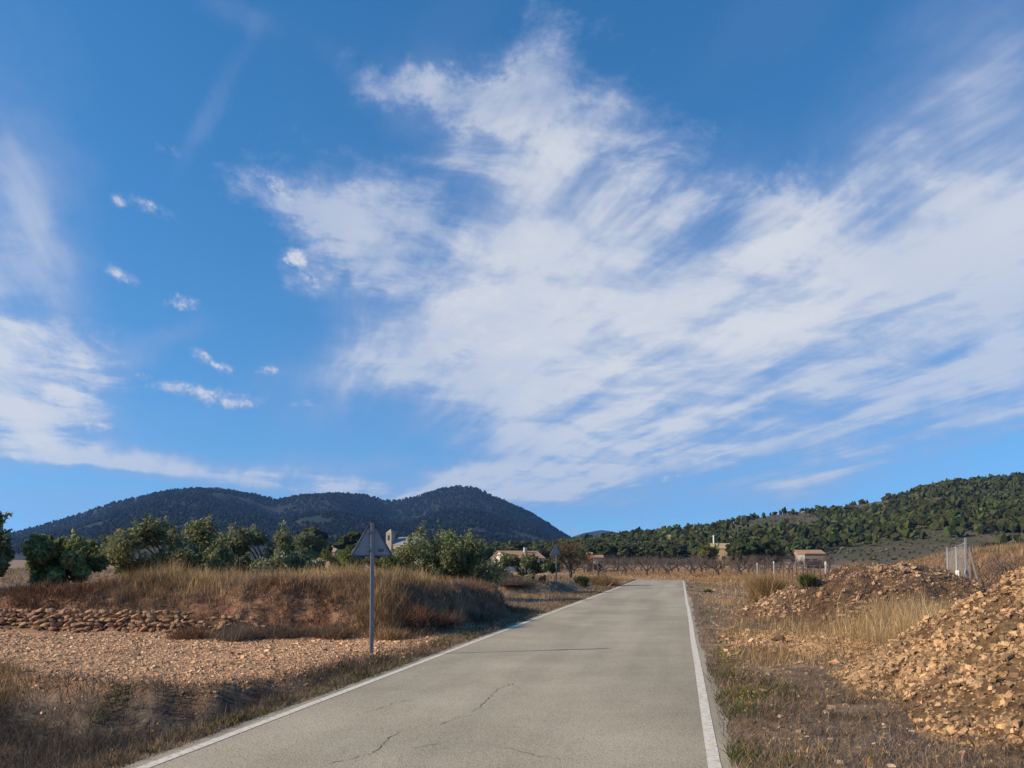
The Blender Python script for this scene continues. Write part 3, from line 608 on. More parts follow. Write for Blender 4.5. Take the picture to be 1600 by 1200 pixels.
def house(name, px, dist, wpx, eave_py, ridge_py, wallm, roofm, label, cat='house', depth=7.0, turn=0.0, windows=(), door=None, chimney=None, over=.3, hip=False):
    p = atdist(px, 881, dist); z = Hs(p.x, p.y) - .2; w = wpx / FPX * dist; he = atdist(px, eave_py, dist).z - z; hr = atdist(px, ridge_py, dist).z - z
    back = math.atan2(p.x - CAM[0], p.y); root = empty(name, (p.x, p.y, z), -back + R(turn)); d = depth
    m = MB(); a, b = -w / 2, w / 2
    m.add([(a,0,0),(b,0,0),(b,d,0),(a,d,0),(a,0,he),(b,0,he),(b,d,he),(a,d,he),(a,d/2,hr - .08),(b,d/2,hr - .08)], [(0,1,5,4),(2,3,7,6),(1,2,6,9,5),(3,0,4,8,7)]); m.build('wall', wallm, root)
    r = MB(); o = over; t = .14; sl = (hr - he) / (d / 2); ze = he - o * sl
    for y0, y1 in ((-o, d / 2), (d + o, d / 2)):
        r.add([(a-o,y0,ze),(b+o,y0,ze),(b+o,y1,hr),(a-o,y1,hr),(a-o,y0,ze+t),(b+o,y0,ze+t),(b+o,y1,hr+t),(a-o,y1,hr+t)], [(0,1,2,3),(4,5,6,7),(0,1,5,4),(1,2,6,5),(2,3,7,6),(3,0,4,7)])
    rf = r.build('roof', roofm, root)
    if chimney is not None: MB().box(chimney - .35, chimney + .35, d*.35, d*.35 + .6, hr - .8, hr + .9).build('chimney', wallm, rf)
    for fx, fz, ww, wh in windows:
        wn = MB().box(a + fx * w - ww/2 - .1, a + fx * w + ww/2 + .1, -.06, .05, fz - .1, fz + wh + .1).build('window', M['shutter'], root)
        MB().box(a + fx * w - ww/2, a + fx * w + ww/2, -.09, -.03, fz, fz + wh).build('pane', M['glass'], wn)
    if door is not None: MB().box(a + door * w - .5, a + door * w + .5, -.07, .05, 0, 2.2).build('door', M['shutter'], root)
    return tag(root, label, cat), w, he, hr
house('farmhouse', 821, 185, 64, 872, 861, M['whitewash'], M['rooftile'], 'white farmhouse with a low clay tile roof behind the low olive tree', turn=24, depth=9, windows=((.2, 1.6, .9, 1.0), (.45, 1.6, .9, 1.0), (.7, 1.6, .9, 1.0)), door=.88, chimney=1.5)
ch, w, he, hr = house('church', 632, 290, 46, 851, 839, M['stone'], M['greyroof'], 'small stone church with a bell tower and grey roof behind the near sign', 'church', depth=10, turn=-32, windows=((.3, 5.0, .8, 1.6), (.7, 5.0, .8, 1.6)), over=.15)
tw = 2.3; bt = MB().box(-w/2 - tw, -w/2 - .02, -.4, 2.0, 0, hr + 1.4); bt.add([(-w/2 - tw - .1, -.5, hr + 1.42), (-w/2 + .08, -.5, hr + 1.42), (-w/2 + .08, 2.1, hr + 1.42), (-w/2 - tw - .1, 2.1, hr + 1.42), (-w/2 - tw/2, .8, hr + 3.0)], [(0,1,4),(1,2,4),(2,3,4),(3,0,4),(3,2,1,0)])
bto = bt.build('bell_tower', M['cream'], ch); MB().box(-w/2 - tw*.68, -w/2 - tw*.32, -.46, -.3, hr - 1.1, hr + .7).build('bell_opening', M['glass'], bto)
house('village_house', 508, 285, 30, 862, 853, M['pinkp'], M['rooftile'], 'old brownish house under the broad dark pine', depth=8, turn=-25, chimney=-2.2, windows=((.35, 3.0, .9, 1.2),))
house('village_house', 554, 275, 22, 860, 855, M['whitewash'], M['rooftile'], 'small pale house with a pole, half hidden behind the near sign', depth=7, turn=20, windows=((.3, 2.6, .9, 1.0),))
house('brick_shed', 921, 175, 9, 866, 863.5, M['brick'], M['rooftile'], 'narrow orange brick building beside the almond orchard', 'shed', depth=4, over=.1, door=.5)
house('porch_house', 934, 180, 14, 871, 868, M['whitewash'], M['rooftile'], 'small white building with dark porch openings next to the brick shed', 'house', depth=5, windows=((.25, .6, .7, 1.2), (.72, .6, .7, 1.2)))
house('farm_building', 1125, 238, 27, 857, 849, M['tanroof'], M['tanroof'], 'tan-roofed farm building among trees beyond the orchard', 'farm building', depth=8, over=.2, windows=((.7, 2.4, .8, .8),))
house('hillside_villa', 1046, 420, 4.5, 838.5, 836, M['pinkp'], M['rooftile'], 'tiny pinkish house alone among the hillside pines', 'house', depth=3, over=.15, windows=((.5, 1.5, .6, .8),))
house('farmhouse', 1269, 228, 36, 865, 859.5, M['pinkp'], M['rooftile'], 'pinkish brown farmhouse at the foot of the hill behind the fence', depth=7, turn=18, windows=((.3, 1.5, .8, 1.0), (.6, 1.5, .8, 1.0)), door=.8)
house('annex', 1252, 222, 10, 866, 863, M['whitewash'], M['rooftile'], 'small white annex against the pinkish farmhouse', 'shed', depth=4, over=.1, windows=((.5, 1.2, .6, .7),))
def post_at(name, px, py_top, dist, rad_, m, label, cat, head=None):
    p = atdist(px, py_top, dist); z = Hs(p.x, p.y); root = empty(name, (p.x, p.y, z)); MB().tube([(0, 0, -.3), (0, 0, p.z - z)], rad_, 8).build('pole', m, root)
    if head: MB().tube([(0, 0, p.z - z - head), (0, 0, p.z - z + .15)], rad_ * 2.4, 8).build('head', m, root)
    return tag(root, label, cat)
post_at('pole', 554.5, 839, 262, .16, M['concrete'], 'pale utility pole rising by the small pale house', 'pole', .4)
post_at('mast', 1115, 837, 246, .09, M['white'], 'white mast beside the tan-roofed farm building', 'mast', 2.6)
w0 = atdist(1225, 870, 218); w1 = atdist(1251, 870, 218); z = Hs(w0.x, w0.y)
gw = empty('garden_wall', (w0.x, w0.y, z)); dv = w1 - w0
MB().box(0, dv.length, -.12, .12, -.3, 1.5).build('wall', M['pinkp'], gw, rot=(0, 0, math.atan2(dv.y, dv.x))); MB().box(-.05, dv.length + .05, -.18, .18, 1.5, 1.6).build('coping', M['stone'], gw, rot=(0, 0, math.atan2(dv.y, dv.x)))
tag(gw, 'low pinkish garden wall beside the white annex', 'wall')

# ------------------------------------------------------------------ road signs seen from behind
def warning_sign(x, y, side, top, label, turn=0.0, detail=True):
    z = Hs(x, y); root = empty('road_sign', (x, y, z), turn); h = top - z; t = side * .866; zb = h - t + .045
    MB().box(-.034, .034, -.063, -.003, -.35, h - .035).build('post', M['galv'], root, bevel=.008)
    def tri(s, inset, y0, y1, cut=.0):
        r = .075 * s; P = []
        for cx, cz, a0 in ((-s/2 + inset*1.73, zb + inset, 210), (s/2 - inset*1.73, zb + inset, 330), (0, zb + s*.866 - 2*inset, 90)):
            u = Vector((0 - cx, 0, zb + s*.2887 - cz)).normalized(); c = Vector((cx, 0, cz)) + u * 2 * r * .5
            for k in range(-2, 3):
                w = R(a0 + k * 24); P.append((c.x + math.cos(w) * r * .5, c.z + math.sin(w) * r * .5))
        n = len(P); return [(p[0], y0, p[1]) for p in P] + [(p[0], y1, p[1]) for p in P], [tuple(range(n)), tuple(reversed(range(n, 2*n)))] + [((i+1) % n, i, n+i, n+(i+1) % n) for i in range(n)]
    pl = MB().add(*tri(side, 0, .0, .022)).build('plate', M['signback'], root)
    MB().add(*tri(side * 1.0, .004, .022, .026)).build('red_border', M['red'], root); MB().add(*tri(side, .055, .026, .029)).build('white_face', M['white'], root)
    # folded rim standing proud of the back
    rim = MB(); c = [(-side/2 + .03, zb), (side/2 - .03, zb), (.055, zb + t - .10), (-.055, zb + t - .10)]
    for a, b in ((0, 1), (1, 2), (3, 0)):
        A, B = Vector((c[a][0], 0, c[a][1])), Vector((c[b][0], 0, c[b][1])); d = (B - A).normalized(); nn = Vector((-d.z, 0, d.x)) * .009
        rim.add([A-nn+Vector((0,-.03,0)), B-nn+Vector((0,-.03,0)), B+nn+Vector((0,-.03,0)), A+nn+Vector((0,-.03,0)), A-nn, B-nn, B+nn, A+nn], [(0,1,2,3),(4,7,6,5),(0,4,5,1),(1,5,6,2),(2,6,7,3),(3,7,4,0)])
    rim.build('rim', M['darksteel'], root)
    if detail:
        hk = zb + t * .76; s = .11 * side
        MB().add([(-s, -.034, hk), (s, -.034, hk), (.03, -.034, zb + t - .02), (-.03, -.034, zb + t - .02), (-s, -.001, hk), (s, -.001, hk), (.03, -.001, zb + t - .02), (-.03, -.001, zb + t - .02)], [(0,1,2,3),(0,4,5,1),(1,5,6,2),(2,6,7,3),(3,7,4,0)]).build('dark_apex', M['darksteel'], root)  # dark sheet over the top corner of the plate
        for hz in (zb + .10, zb + t * .62): MB().box(-.085, .085, -.082, -.0015, hz, hz + .035).build('clamp', M['galv'], root)
        st = MB().box(.115, .215, -.004, -.0005, zb + .075, zb + .135).build('sticker', M['darksteel'], root)
        for k in range(3): MB().box(.125, .205 - .02 * (k == 2), -.0055, -.0042, zb + .088 + k * .014, zb + .092 + k * .014).build('print_line', M['galv'], st)
    return tag(root, label, 'road sign')
p = onground(580, 1018, .07); top = atdist(583, 814, math.hypot(p.x - CAM[0], p.y)).z
warning_sign(p.x, p.y, .80, top, 'grey back of a triangular warning sign on a steel post by the gravel clearing', turn=R(30))
p2 = onground(869, 912, .55); top2 = atdist(869, 851, math.hypot(p2.x - CAM[0], p2.y)).z
warning_sign(p2.x, p2.y, .74, top2, 'farther triangular warning sign from behind, dark against the autumn tree', turn=R(30))

# ------------------------------------------------------------------ dry stone wall at the foot of the terrace
def rock_mesh(name, seed, m, sub=ICO1, squash=(1, 1, 1)):
    g = np.random.default_rng(seed); V, F = sub; A = unit(9, g); o = g.uniform(.55, .85, 9)
    V = V.copy()
    for a, d in zip(A, o):                               # chop flat facets
        k = V @ a; V = V - np.clip(k - d, 0, None)[:, None] * a
    V = V * (1 + g.normal(0, .035, (len(V), 1))) * np.array(squash); return npmesh(name, V, F, m)
WR = [rock_mesh('stone', 300 + k, M['wallstone'], squash=(1, .8, .72)) for k in range(8)]
wall = empty('dry_stone_wall', (-9, 16.5, .1)); x = 0; cnt = 0
for course in range(6):
    x = -15.3 + random.random() * .2; zc = 0.01 + course * .095
    while x < -6.6:
        w = random.uniform(.10, .21) * (1.3 if random.random() < .12 else 1); h = random.uniform(.045, .085); x += w * .95
        lim = -6.2 - .45 * course + random.gauss(0, .7)
        if x > lim or cnt >= 298: continue
        if random.random() < (.08 if x < -9 else .45): continue
        yy = 16.36 + (x + 16) * .018 + course * .085 + random.gauss(0, .04)
        base = .07 + random.gauss(0, .018)
        link_mesh('stone', WR[random.randrange(8)], wall, (x - w/2 + 9, yy - 16.5, base + zc - .1), (random.gauss(0, .2), random.gauss(0, .3), random.choice((0, 3.14)) + random.gauss(0, .25)), (w * .56, random.uniform(.1, .17), h)); cnt += 1
tag(wall, 'tumbled dry stone wall holding the terrace behind the gravel clearing', 'wall')

# ------------------------------------------------------------------ gravel and rubble
CUBE = (np.array([(-1,-1,-1),(1,-1,-1),(1,1,-1),(-1,1,-1),(-1,-1,1),(1,-1,1),(1,1,1),(-1,1,1)]) * .62, np.array([(0,2,1),(0,3,2),(4,5,6),(4,6,7),(0,1,5),(0,5,4),(1,2,6),(1,6,5),(2,3,7),(2,7,6),(3,0,4),(3,4,7)]))
def rocks_stuff(pos, s, cols, base=ICO0, jit=.16, flat=.7):
    n = len(pos); size = s[:, None] * np.stack([rng.uniform(.8, 1.3, n), rng.uniform(.7, 1.1, n), rng.uniform(.5, .9, n) * flat / .7], -1)
    return many(pos, size, base, jit, cols)
def stonecols(n, base=(.43, .285, .18), sp=.2): return np.array(base) * (1 + rng.normal(0, sp, (n, 1))).clip(.45, 1.7) * (1 + rng.normal(0, .025, (n, 3)))
n = 46000; X = rng.uniform(-16.5, -2.6, n); Y = rng.uniform(9.3, 17.2, n); sd_ = poly_sd(X, Y, PLATFORM); ok = (sd_ + .25 * rng.normal(size=n) > .0) & (poly_sd(X, Y, TERRACE) < .25) & (np.degrees(np.arctan2(X - CAM[0], Y)) > azel(-15, 1000)[0]); X, Y = X[ok], Y[ok]; n = len(X)
s = rng.lognormal(-4.35, .5, n).clip(.006, .055); P = np.stack([X, Y, H(X, Y) + s * .15], -1); V, F, C = rocks_stuff(P, s, stonecols(n, (.56, .345, .19), .3), base=CUBE, jit=.2)
tag(link_mesh('gravel', npmesh('gravel', V, F, M['rock'], col=C)), 'pinkish stony gravel of the clearing in front of the terrace', 'gravel', kind='stuff')
n = 5200; X = rng.normal(4.9, 1.0, n); Y = rng.normal(18.4, 1.3, n); ok = X > 2.9; X, Y = X[ok], Y[ok]; n = len(X)
s = rng.lognormal(-3.7, .5, n).clip(.01, .09); P = np.stack([X, Y, H(X, Y) + s * .15], -1); V, F, C = rocks_stuff(P, s, stonecols(n, (.46, .28, .145)), base=CUBE, jit=.2)
X2 = rng.uniform(2.85, 6.0, 2600); Y2 = rng.uniform(5.5, 60, 2600) ; s2 = rng.lognormal(-3.9, .5, 2600).clip(.008, .06); V2, F2, C2 = rocks_stuff(np.stack([X2, Y2, H(X2, Y2) + s2 * .2], -1), s2, stonecols(2600, (.42, .30, .19)), base=CUBE, jit=.2)
tag(link_mesh('gravel', npmesh('gravel', np.concatenate([V, V2]), np.concatenate([F, F2 + len(V)]), M['rock'], col=np.concatenate([C, C2]))), 'orange gravel and loose stones along the verge by the mounds', 'gravel', kind='stuff')
M['mound'] = mat('mound_earth', [(.11, .06, .028), (.22, .125, .06), (.34, .21, .105)], scale=9, bump=.10, bscale=24, detail=10)  # earth coloured dark so gaps between the stones look shadowed
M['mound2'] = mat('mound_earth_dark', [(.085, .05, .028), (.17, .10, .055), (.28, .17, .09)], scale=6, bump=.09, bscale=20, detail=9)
RR_ = [rock_mesh('stone', 400 + k, M['rubble'], squash=(1, .82, .7)) for k in range(9)]
def mound(name, cx, cy, rx, ry, hm, ex, label, m, nst, smed, big, col, seed, power=.95, ridge=0.0):
    def mh(x, y):
        n_ = fbm(x, y, .8, 4, seed) - .5; n2 = fbm(x, y, 2.6, 3, seed + 5) - .5
        d = (np.abs((x - cx) / rx) ** ex + np.abs((y - cy) / ry) ** ex) ** (1 / ex) * (1 + .30 * n_)
        t = np.clip(1.04 - d, -.2, 1); return np.where(t > 0, hm * np.abs(t) ** power * (1 - .22 * t ** 3), t * .6) + n_ * .26 * np.clip(t * 4, 0, 1) * hm + (n2 * .46 + (fbm(x, y, 6., 2, seed + 8) - .5) * .16) * np.clip(t * 5, 0, 1)
    root = empty(name, (cx, cy, 0)); g = np.linspace(-1.18, 1.18, 90); X, Y = np.meshgrid(cx + g * rx, cy + g * ry, indexing='ij'); Z = mh(X, Y) + H(X, Y); V = np.stack([X - cx, Y - cy, Z], -1).reshape(-1, 3)
    i, j = np.meshgrid(np.arange(89), np.arange(89), indexing='ij'); a = (i * 90 + j).ravel(); F = np.stack([a, a + 90, a + 91, a + 1], -1)
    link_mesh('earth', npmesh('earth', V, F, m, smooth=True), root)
    X = rng.uniform(cx - rx * 1.1, cx + rx * 1.1, nst * 6); Y = rng.uniform(cy - ry * 1.1, cy + ry * .75, nst * 6); fr = np.degrees(np.arctan2(X - CAM[0], Y)) < azel(1680, 1000)[0]; X, Y = X[fr], Y[fr]; hv = mh(X, Y); ok = (hv > -.06) & (rng.random(len(X)) < .22 + .78 * smooth01(.44, .56, fbm(X, Y, 1.3, 4, seed + 20))); X, Y, hv = X[ok][:nst], Y[ok][:nst], hv[ok][:nst]; n = len(X)
    s = rng.lognormal(math.log(smed), .68, n).clip(smed * .3, smed * 3.6); P = np.stack([X - cx, Y - cy, hv + H(X, Y) + s * .12], -1); V, F, C = rocks_stuff(P, s, stonecols(n, col, .34), base=CUBE, jit=.24, flat=.8)
    tag(link_mesh('loose_stones', npmesh('loose_stones', V, F, M['rock'], col=C), root), kind='stuff')
    k = 0
    while k < big:
        x = random.uniform(cx - rx * 1.05, cx + rx * .9); y = random.uniform(cy - ry * 1.05, cy + ry); h = float(mh(np.array([x]), np.array([y]))[0])
        if h < .0 or (y > cy + .55 * ry and x > cx) or math.degrees(math.atan2(x - CAM[0], y)) > azel(1690, 1000)[0]: continue
        sz = smed * random.uniform(1.2, 2.6) * (2.6 if random.random() < .10 else 1)
        link_mesh('stone', RR_[k % 9], root, (x - cx, y - cy, h + Hs(x, y) + sz * .16), (random.gauss(0, .5), random.gauss(0, .5), random.uniform(0, 6.28)), (sz, sz * random.uniform(.7, 1.1), sz * random.uniform(.6, 1.0))); k += 1
    tag(root, label, 'mound'); return mh
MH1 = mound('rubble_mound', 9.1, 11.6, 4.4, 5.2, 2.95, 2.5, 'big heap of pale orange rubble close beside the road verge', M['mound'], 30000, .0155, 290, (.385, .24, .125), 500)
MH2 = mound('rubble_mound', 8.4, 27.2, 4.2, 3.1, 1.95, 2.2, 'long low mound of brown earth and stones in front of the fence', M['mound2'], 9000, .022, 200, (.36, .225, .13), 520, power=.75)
b = onground(1213, 1003, 0); bo = link_mesh('boulder', rock_mesh('boulder', 777, M['rubble'], ICO2, (1.1, .8, .75)), None, (b.x, b.y, Hs(b.x, b.y) + .07), (.2, .1, .4), (.19, .17, .15)); tag(bo, 'single rounded boulder on the bare orange gravel patch', 'boulder')

# ------------------------------------------------------------------ fence and gate
fence = empty('wire_fence', (12.0, 33.5, 0)); FY = []
y = 34.6
while y < 118: FY.append(y); y += 3.05 + random.uniform(-.15, .15)
tops = []
for y in FY:
    x = 12.0 + random.uniform(-.05, .05); z = Hs(x, y); hh = 1.62 + random.uniform(-.07, .07); lean = random.gauss(0, .03)
    MB().tube([(x - 12, y - 33.5, z - .3), (x - 12 + lean * hh, y - 33.5 + random.gauss(0, .03), z + hh)], .05, 6).build('post', M['bark'], fence); tops.append((x - 12, y - 33.5, z))
for hz in (.25, .6, .95, 1.3, 1.55): MB().tube([(a, b_, c + hz) for a, b_, c in tops], .006, 3, False).build('wire', M['wire'], fence)
tag(fence, 'long wire fence on thin weathered posts running away from the gate', 'fence')
for px, top, bot, d in ((1183, 879.5, 897, 96), (1209, 877, 884, 82), (1290, 877.5, 891, 56)):
    p = atdist(px, top, d); z = Hs(p.x, p.y); root = empty('marker_post', (p.x, p.y, z), .2); h = p.z - z
    MB().box(-.045, .045, -.045, .045, -.3, h - .22).build('shaft', M['concrete'], root, bevel=.01); MB().box(-.049, .049, -.049, .049, h - .22, h).build('white_top', M['white'], root, bevel=.015)
    tag(root, {1183: 'concrete marker post farthest along the fence, past the dry grass fan', 1209: 'slim marker post whose white top shows just above the dry grass fan', 1290: 'white-topped marker post just above the long earth mound'}[px], 'post')
gl = atdist(1480, 858, 34.0); gr = atdist(1508.5, 846, 32.0)
gate = empty('metal_gate', (gl.x, gl.y, Hs(gl.x, gl.y))); dv = Vector((gr.x - gl.x, gr.y - gl.y, 0)); LN = dv.length; ga = math.atan2(dv.y, dv.x); gate.rotation_euler[2] = ga
zg = Hs(gl.x, gl.y); HL_ = gl.z - zg; HR = gr.z - zg; hz = lambda t: HL_ + (HR - HL_) * t
MB().box(-.032, .032, -.032, .032, -.3, HL_ + .08).build('gate_post', M['gatesteel'], gate, bevel=.008); MB().box(LN - .032, LN + .032, -.032, .032, -.3, HR + .12).build('gate_post', M['gatesteel'], gate, bevel=.008)
for t0, t1 in ((.025, .485), (.515, .975)):
    lf = MB(); a, b_ = t0 * LN, t1 * LN; za, zb_ = hz(t0) - .05, hz(t1) - .05
    for q in ([(a, 0, .12), (a, 0, za)], [(b_, 0, .12), (b_, 0, zb_)], [(a, 0, za), (b_, 0, zb_)], [(a, 0, .14), (b_, 0, .14)], [(a, 0, za * .42), (b_, 0, zb_ * .42)]): lf.tube(q, .018, 8)
    leafo = lf.build('gate_leaf', M['gatesteel'], gate, True); ms = MB(); k = a + .1
    while k < b_ - .02: ms.tube([(k, 0, .16), (k, 0, za + (zb_ - za) * (k - a) / (b_ - a) - .03)], .0048, 3, False); k += .07
    for k in range(1, 20): ms.tube([(a, .004, .14 + (za - .14) * k / 20), (b_, .004, .14 + (zb_ - .14) * k / 20)], .0055, 3, False)
    ms.build('mesh_infill', M['wire'], leafo)
MB().box(LN * .52, LN * .52 + .40, -.06, -.045, HL_ * .42, HL_ * .42 + .5).build('notice_plate', M['white'], gate)
MB().box(LN * .485, LN * .515, -.05, .05, HL_ * .30, HL_ * .56).build('lock_box', M['darksteel'], gate)
MB().tube([(LN, 0, HR * .62), (LN + 1.1, -.75, -.2)], .03, 6).build('brace', M['gatesteel'], gate)
tag(gate, 'galvanised double-leaf metal gate with a white notice behind the earth mound', 'gate')
s0 = atdist(1516, 862, 30); s1 = atdist(1548, 902, 27); sg = empty('stay_post', (s1.x, s1.y, Hs(s1.x, s1.y)))
MB().tube([(0, 0, -.3), (s0.x - s1.x, s0.y - s1.y, s0.z - Hs(s1.x, s1.y))], .045, 7).build('strut', M['wood'], sg); MB().tube([(s0.x - s1.x, s0.y - s1.y, -.3), (s0.x - s1.x, s0.y - s1.y, s0.z - Hs(s1.x, s1.y) + .15)], .05, 7).build('post', M['wood'], sg); tag(sg, 'dark leaning timber stay beside the gate', 'post')

# ------------------------------------------------------------------ grass, weeds and dry growth
def blades(base, hgt, wid, lean, col, g=rng, curl=.5, one=False):
    n = len(base); a = g.uniform(0, 2 * math.pi, n); L_ = lean * g.random(n) ** .7; d = np.stack([np.cos(a) * L_, np.sin(a) * L_, np.ones(n)], -1); d /= np.linalg.norm(d, axis=1, keepdims=True)
    d2 = d + np.stack([np.cos(a), np.sin(a), -.2 * np.ones(n)], -1) * (curl * g.random(n))[:, None]; d2 /= np.linalg.norm(d2, axis=1, keepdims=True)
    f = g.uniform(0, 2 * math.pi, n); s = np.stack([np.cos(f), np.sin(f), np.zeros(n)], -1) * (wid / 2)[:, None]
    mid = base + d * (hgt * .55)[:, None]; tip = mid + d2 * (hgt * .5)[:, None]
    if one: return np.stack([base - s * 1.25, base + s * 1.25, tip], 1).reshape(-1, 3), np.arange(n * 3).reshape(-1, 3), np.repeat(col, 3, 0)
    V = np.stack([base - s, base + s, mid - s * .75, mid + s * .75, tip], 1).reshape(-1, 3); o = (np.arange(n) * 5)[:, None]
    F = np.concatenate([o + np.array([[0, 1, 3]]), o + np.array([[0, 3, 2]]), o + np.array([[2, 3, 4]])])
    return V, F, np.repeat(col, 5, 0)
class Stuff:
    def __init__(s): s.parts = []; s.n = 0
    def add(s, V, F, C): s.parts.append((V, F + s.n, C)); s.n += len(V)
    def done(s, name, label, cat, m=None):
        o = link_mesh(name, npmesh(name, np.concatenate([p[0] for p in s.parts]), np.concatenate([p[1] for p in s.parts]), m or M['grass'], col=np.concatenate([p[2] for p in s.parts]))); return tag(o, label, cat, kind='stuff')
def cols(n, pal, sp=.2, g=rng):
    pal = np.array(pal); k = g.integers(0, len(pal), n); return pal[k] * (1 + g.normal(0, sp, (n, 1))).clip(.45, 1.7)
def view_pts(n, d0, d1, px0, px1, power=1.0):                       # ground points inside a sector of the view, thinning with distance
    az = np.radians(rng.uniform(azel(px0, 950)[0], azel(px1, 950)[0], n)); t = rng.random(n)
    if abs(power - 1) < 1e-6: r = d0 * (d1 / d0) ** t                # density ~ 1/r^2
    else: r = (d0 ** (1 - power) + t * (d1 ** (1 - power) - d0 ** (1 - power))) ** (1 / (1 - power))
    return CAM[0] + r * np.sin(az), r * np.cos(az), r
def mound_z(x, y):
    return H(x, y) + np.maximum(0, np.where((np.abs(x - 9.1) < 5) & (np.abs(y - 11.6) < 6), MH1(x, y), np.where((np.abs(x - 8.4) < 5) & (np.abs(y - 27.2) < 3.4), MH2(x, y), 0)))
def clump(x, y, per, spread):
    n = len(x); X = np.repeat(x, per) + rng.normal(0, 1, n * per) * np.repeat(spread, per); Y = np.repeat(y, per) + rng.normal(0, 1, n * per) * np.repeat(spread, per); return X, Y
STRAW = [(.43, .295, .14), (.36, .225, .10), (.50, .365, .195), (.30, .18, .08)]
DEAD = [(.20, .15, .11), (.155, .12, .095), (.26, .195, .14), (.115, .09, .075)]
REDD = [(.22, .105, .06), (.17, .09, .055), (.27, .15, .085), (.14, .085, .06)]
GREEN = [(.075, .10, .028), (.10, .12, .036), (.13, .125, .045), (.17, .15, .06)]
def sow(st, x, y, per, spread, h, w, lean, pal, r=None, sink=.02, zf=H, sp=.2, curl=.5, one=False):
    r = np.hypot(x - CAM[0], y) if r is None else r; X, Y = clump(x, y, per, spread * np.ones(len(x))); rr = np.repeat(r, per); n = len(X)
    keep = (np.abs(X - road_x(Y)) > 2.44) | (Y > 150); X, Y, rr = X[keep], Y[keep], rr[keep]; n = len(X)
    tc = np.repeat((1 + .22 * rng.normal(size=len(x))) * (.55 + .9 * fbm(x, y, .55, 3, 88)), per)[keep].clip(.4, 1.6); hs = np.repeat(rng.uniform(.35, 1.3, len(x)) * (.55 + .9 * fbm(x, y, 1.1, 2, 77)), per)[keep]
    Z = zf(X, Y) - sink; wd = w * np.maximum(1, rr / 16) * rng.uniform(.6, 1.3, n)
    st.add(*blades(np.stack([X, Y, Z], -1), h * hs * rng.uniform(.5, 1.15, n), wd, lean, cols(n, pal, sp) * tc[:, None], curl=curl, one=one))
offroad = lambda x, y, m=2.75: np.abs(x - road_x(y)) > m
notmound = lambda x, y: (mound_z(x, y) - H(x, y)) < .12
# right verge and field: short dry growth
st = Stuff(); x, y, r = view_pts(22000, 6.5, 75, 1050, 1640); ok = (x > 2.46) & notmound(x, y) & (np.exp(-(((x - 4.9) / 1.1) ** 2 + ((y - 18.3) / 1.2) ** 2) ** 2) < .5 * rng.random(len(x)) + .2) & (fbm(x, y, .8, 3, 201) > .22); x, y, r = x[ok], y[ok], r[ok]
sow(st, x, y, 5, .07, .13, .0075, 1.1, DEAD + [STRAW[1], DEAD[2], STRAW[3]], r, curl=.9)
x, y, r = view_pts(7000, 12, 95, 1080, 1640); ok = (x > 3.1) & notmound(x, y) & (fbm(x, y, .35, 3, 203) > .5) & (y > 14); x, y, r = x[ok], y[ok], r[ok]; sow(st, x, y, 6, .10, .30, .007, .55, STRAW, r)
st.done('dry_grass', 'short dead grass and weeds of the verge beside the rubble mounds', 'grass')
# right slope beyond the gate
st = Stuff(); x, y, r = view_pts(9000, 26, 80, 1380, 1640); ok = (x > 12.4) & (y > 24); x, y, r = x[ok], y[ok], r[ok]; sow(st, x, y, 6, .16, .38, .008, .6, [(.36, .235, .13), (.29, .18, .10), (.42, .29, .165), (.21, .135, .085)], r, one=True)
st.done('dry_grass', 'orange dry grass covering the slope behind the gate', 'grass')
# left verge strip
st = Stuff(); y = 5.6 * (95 / 5.6) ** rng.random(5200); x = -2.52 - np.abs(rng.normal(0, .42, len(y))); sow(st, x, y, 7, .06, .12, .007, .9, DEAD + [STRAW[0], STRAW[1]], curl=.8)
st.done('dry_grass', 'narrow strip of dry grass along the verge by the near sign', 'grass')
# ditch with dark dead weeds, their palette darkened further for the ditch's shade
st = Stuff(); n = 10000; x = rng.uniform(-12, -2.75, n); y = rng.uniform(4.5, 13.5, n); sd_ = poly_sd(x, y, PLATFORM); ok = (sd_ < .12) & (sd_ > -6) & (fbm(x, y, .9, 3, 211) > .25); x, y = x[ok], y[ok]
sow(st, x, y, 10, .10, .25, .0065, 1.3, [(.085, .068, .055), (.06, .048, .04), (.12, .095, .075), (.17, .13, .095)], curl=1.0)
k = np.hypot(x + 8.3, y - 9.2) < 1.5; sow(st, x[k], y[k], 9, .1, .34, .006, .5, STRAW)
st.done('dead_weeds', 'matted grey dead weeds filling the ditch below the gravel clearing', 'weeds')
# terrace face and crown
st = Stuff(); n = 8200; q = rng.random(n) * 2.5 + .02; x = np.where(np.arange(n) < 6400, rng.uniform(-17.5, -3.6, n), -3.35 - q * .8); y = np.where(np.arange(n) < 6400, 16.5 + q, rng.uniform(17, 29.5, n)); ok = (x > -8.6 + rng.normal(0, .9, n)) | (q > .6); x, y = x[ok], y[ok]
red = fbm(x, y, .45, 3, 225) > .56
sow(st, x[red], y[red], 9, .13, .23, .010, 1.2, REDD, curl=.9); sow(st, x[~red], y[~red], 8, .13, .22, .009, 1.1, [DEAD[1], DEAD[2], (.23, .15, .092), (.19, .12, .075), (.30, .19, .10)], curl=.7)
st.done('dead_weeds', 'brown and reddish dead weeds on the terrace bank behind the gravel', 'weeds')
st = Stuff(); n = 8000; x = rng.uniform(-22, -3.0, n); y = rng.uniform(16.5, 34, n); td = poly_sd(x, y, TERRACE); ok = (td > 1.3) & (td < 4.0) & (fbm(x, y, .6, 3, 231) > .57 + .08 * (x < -11)); x, y = x[ok], y[ok]; sow(st, x, y, 9, .12, .30, .0075, .55, [STRAW[1], STRAW[3], REDD[2], STRAW[0]])
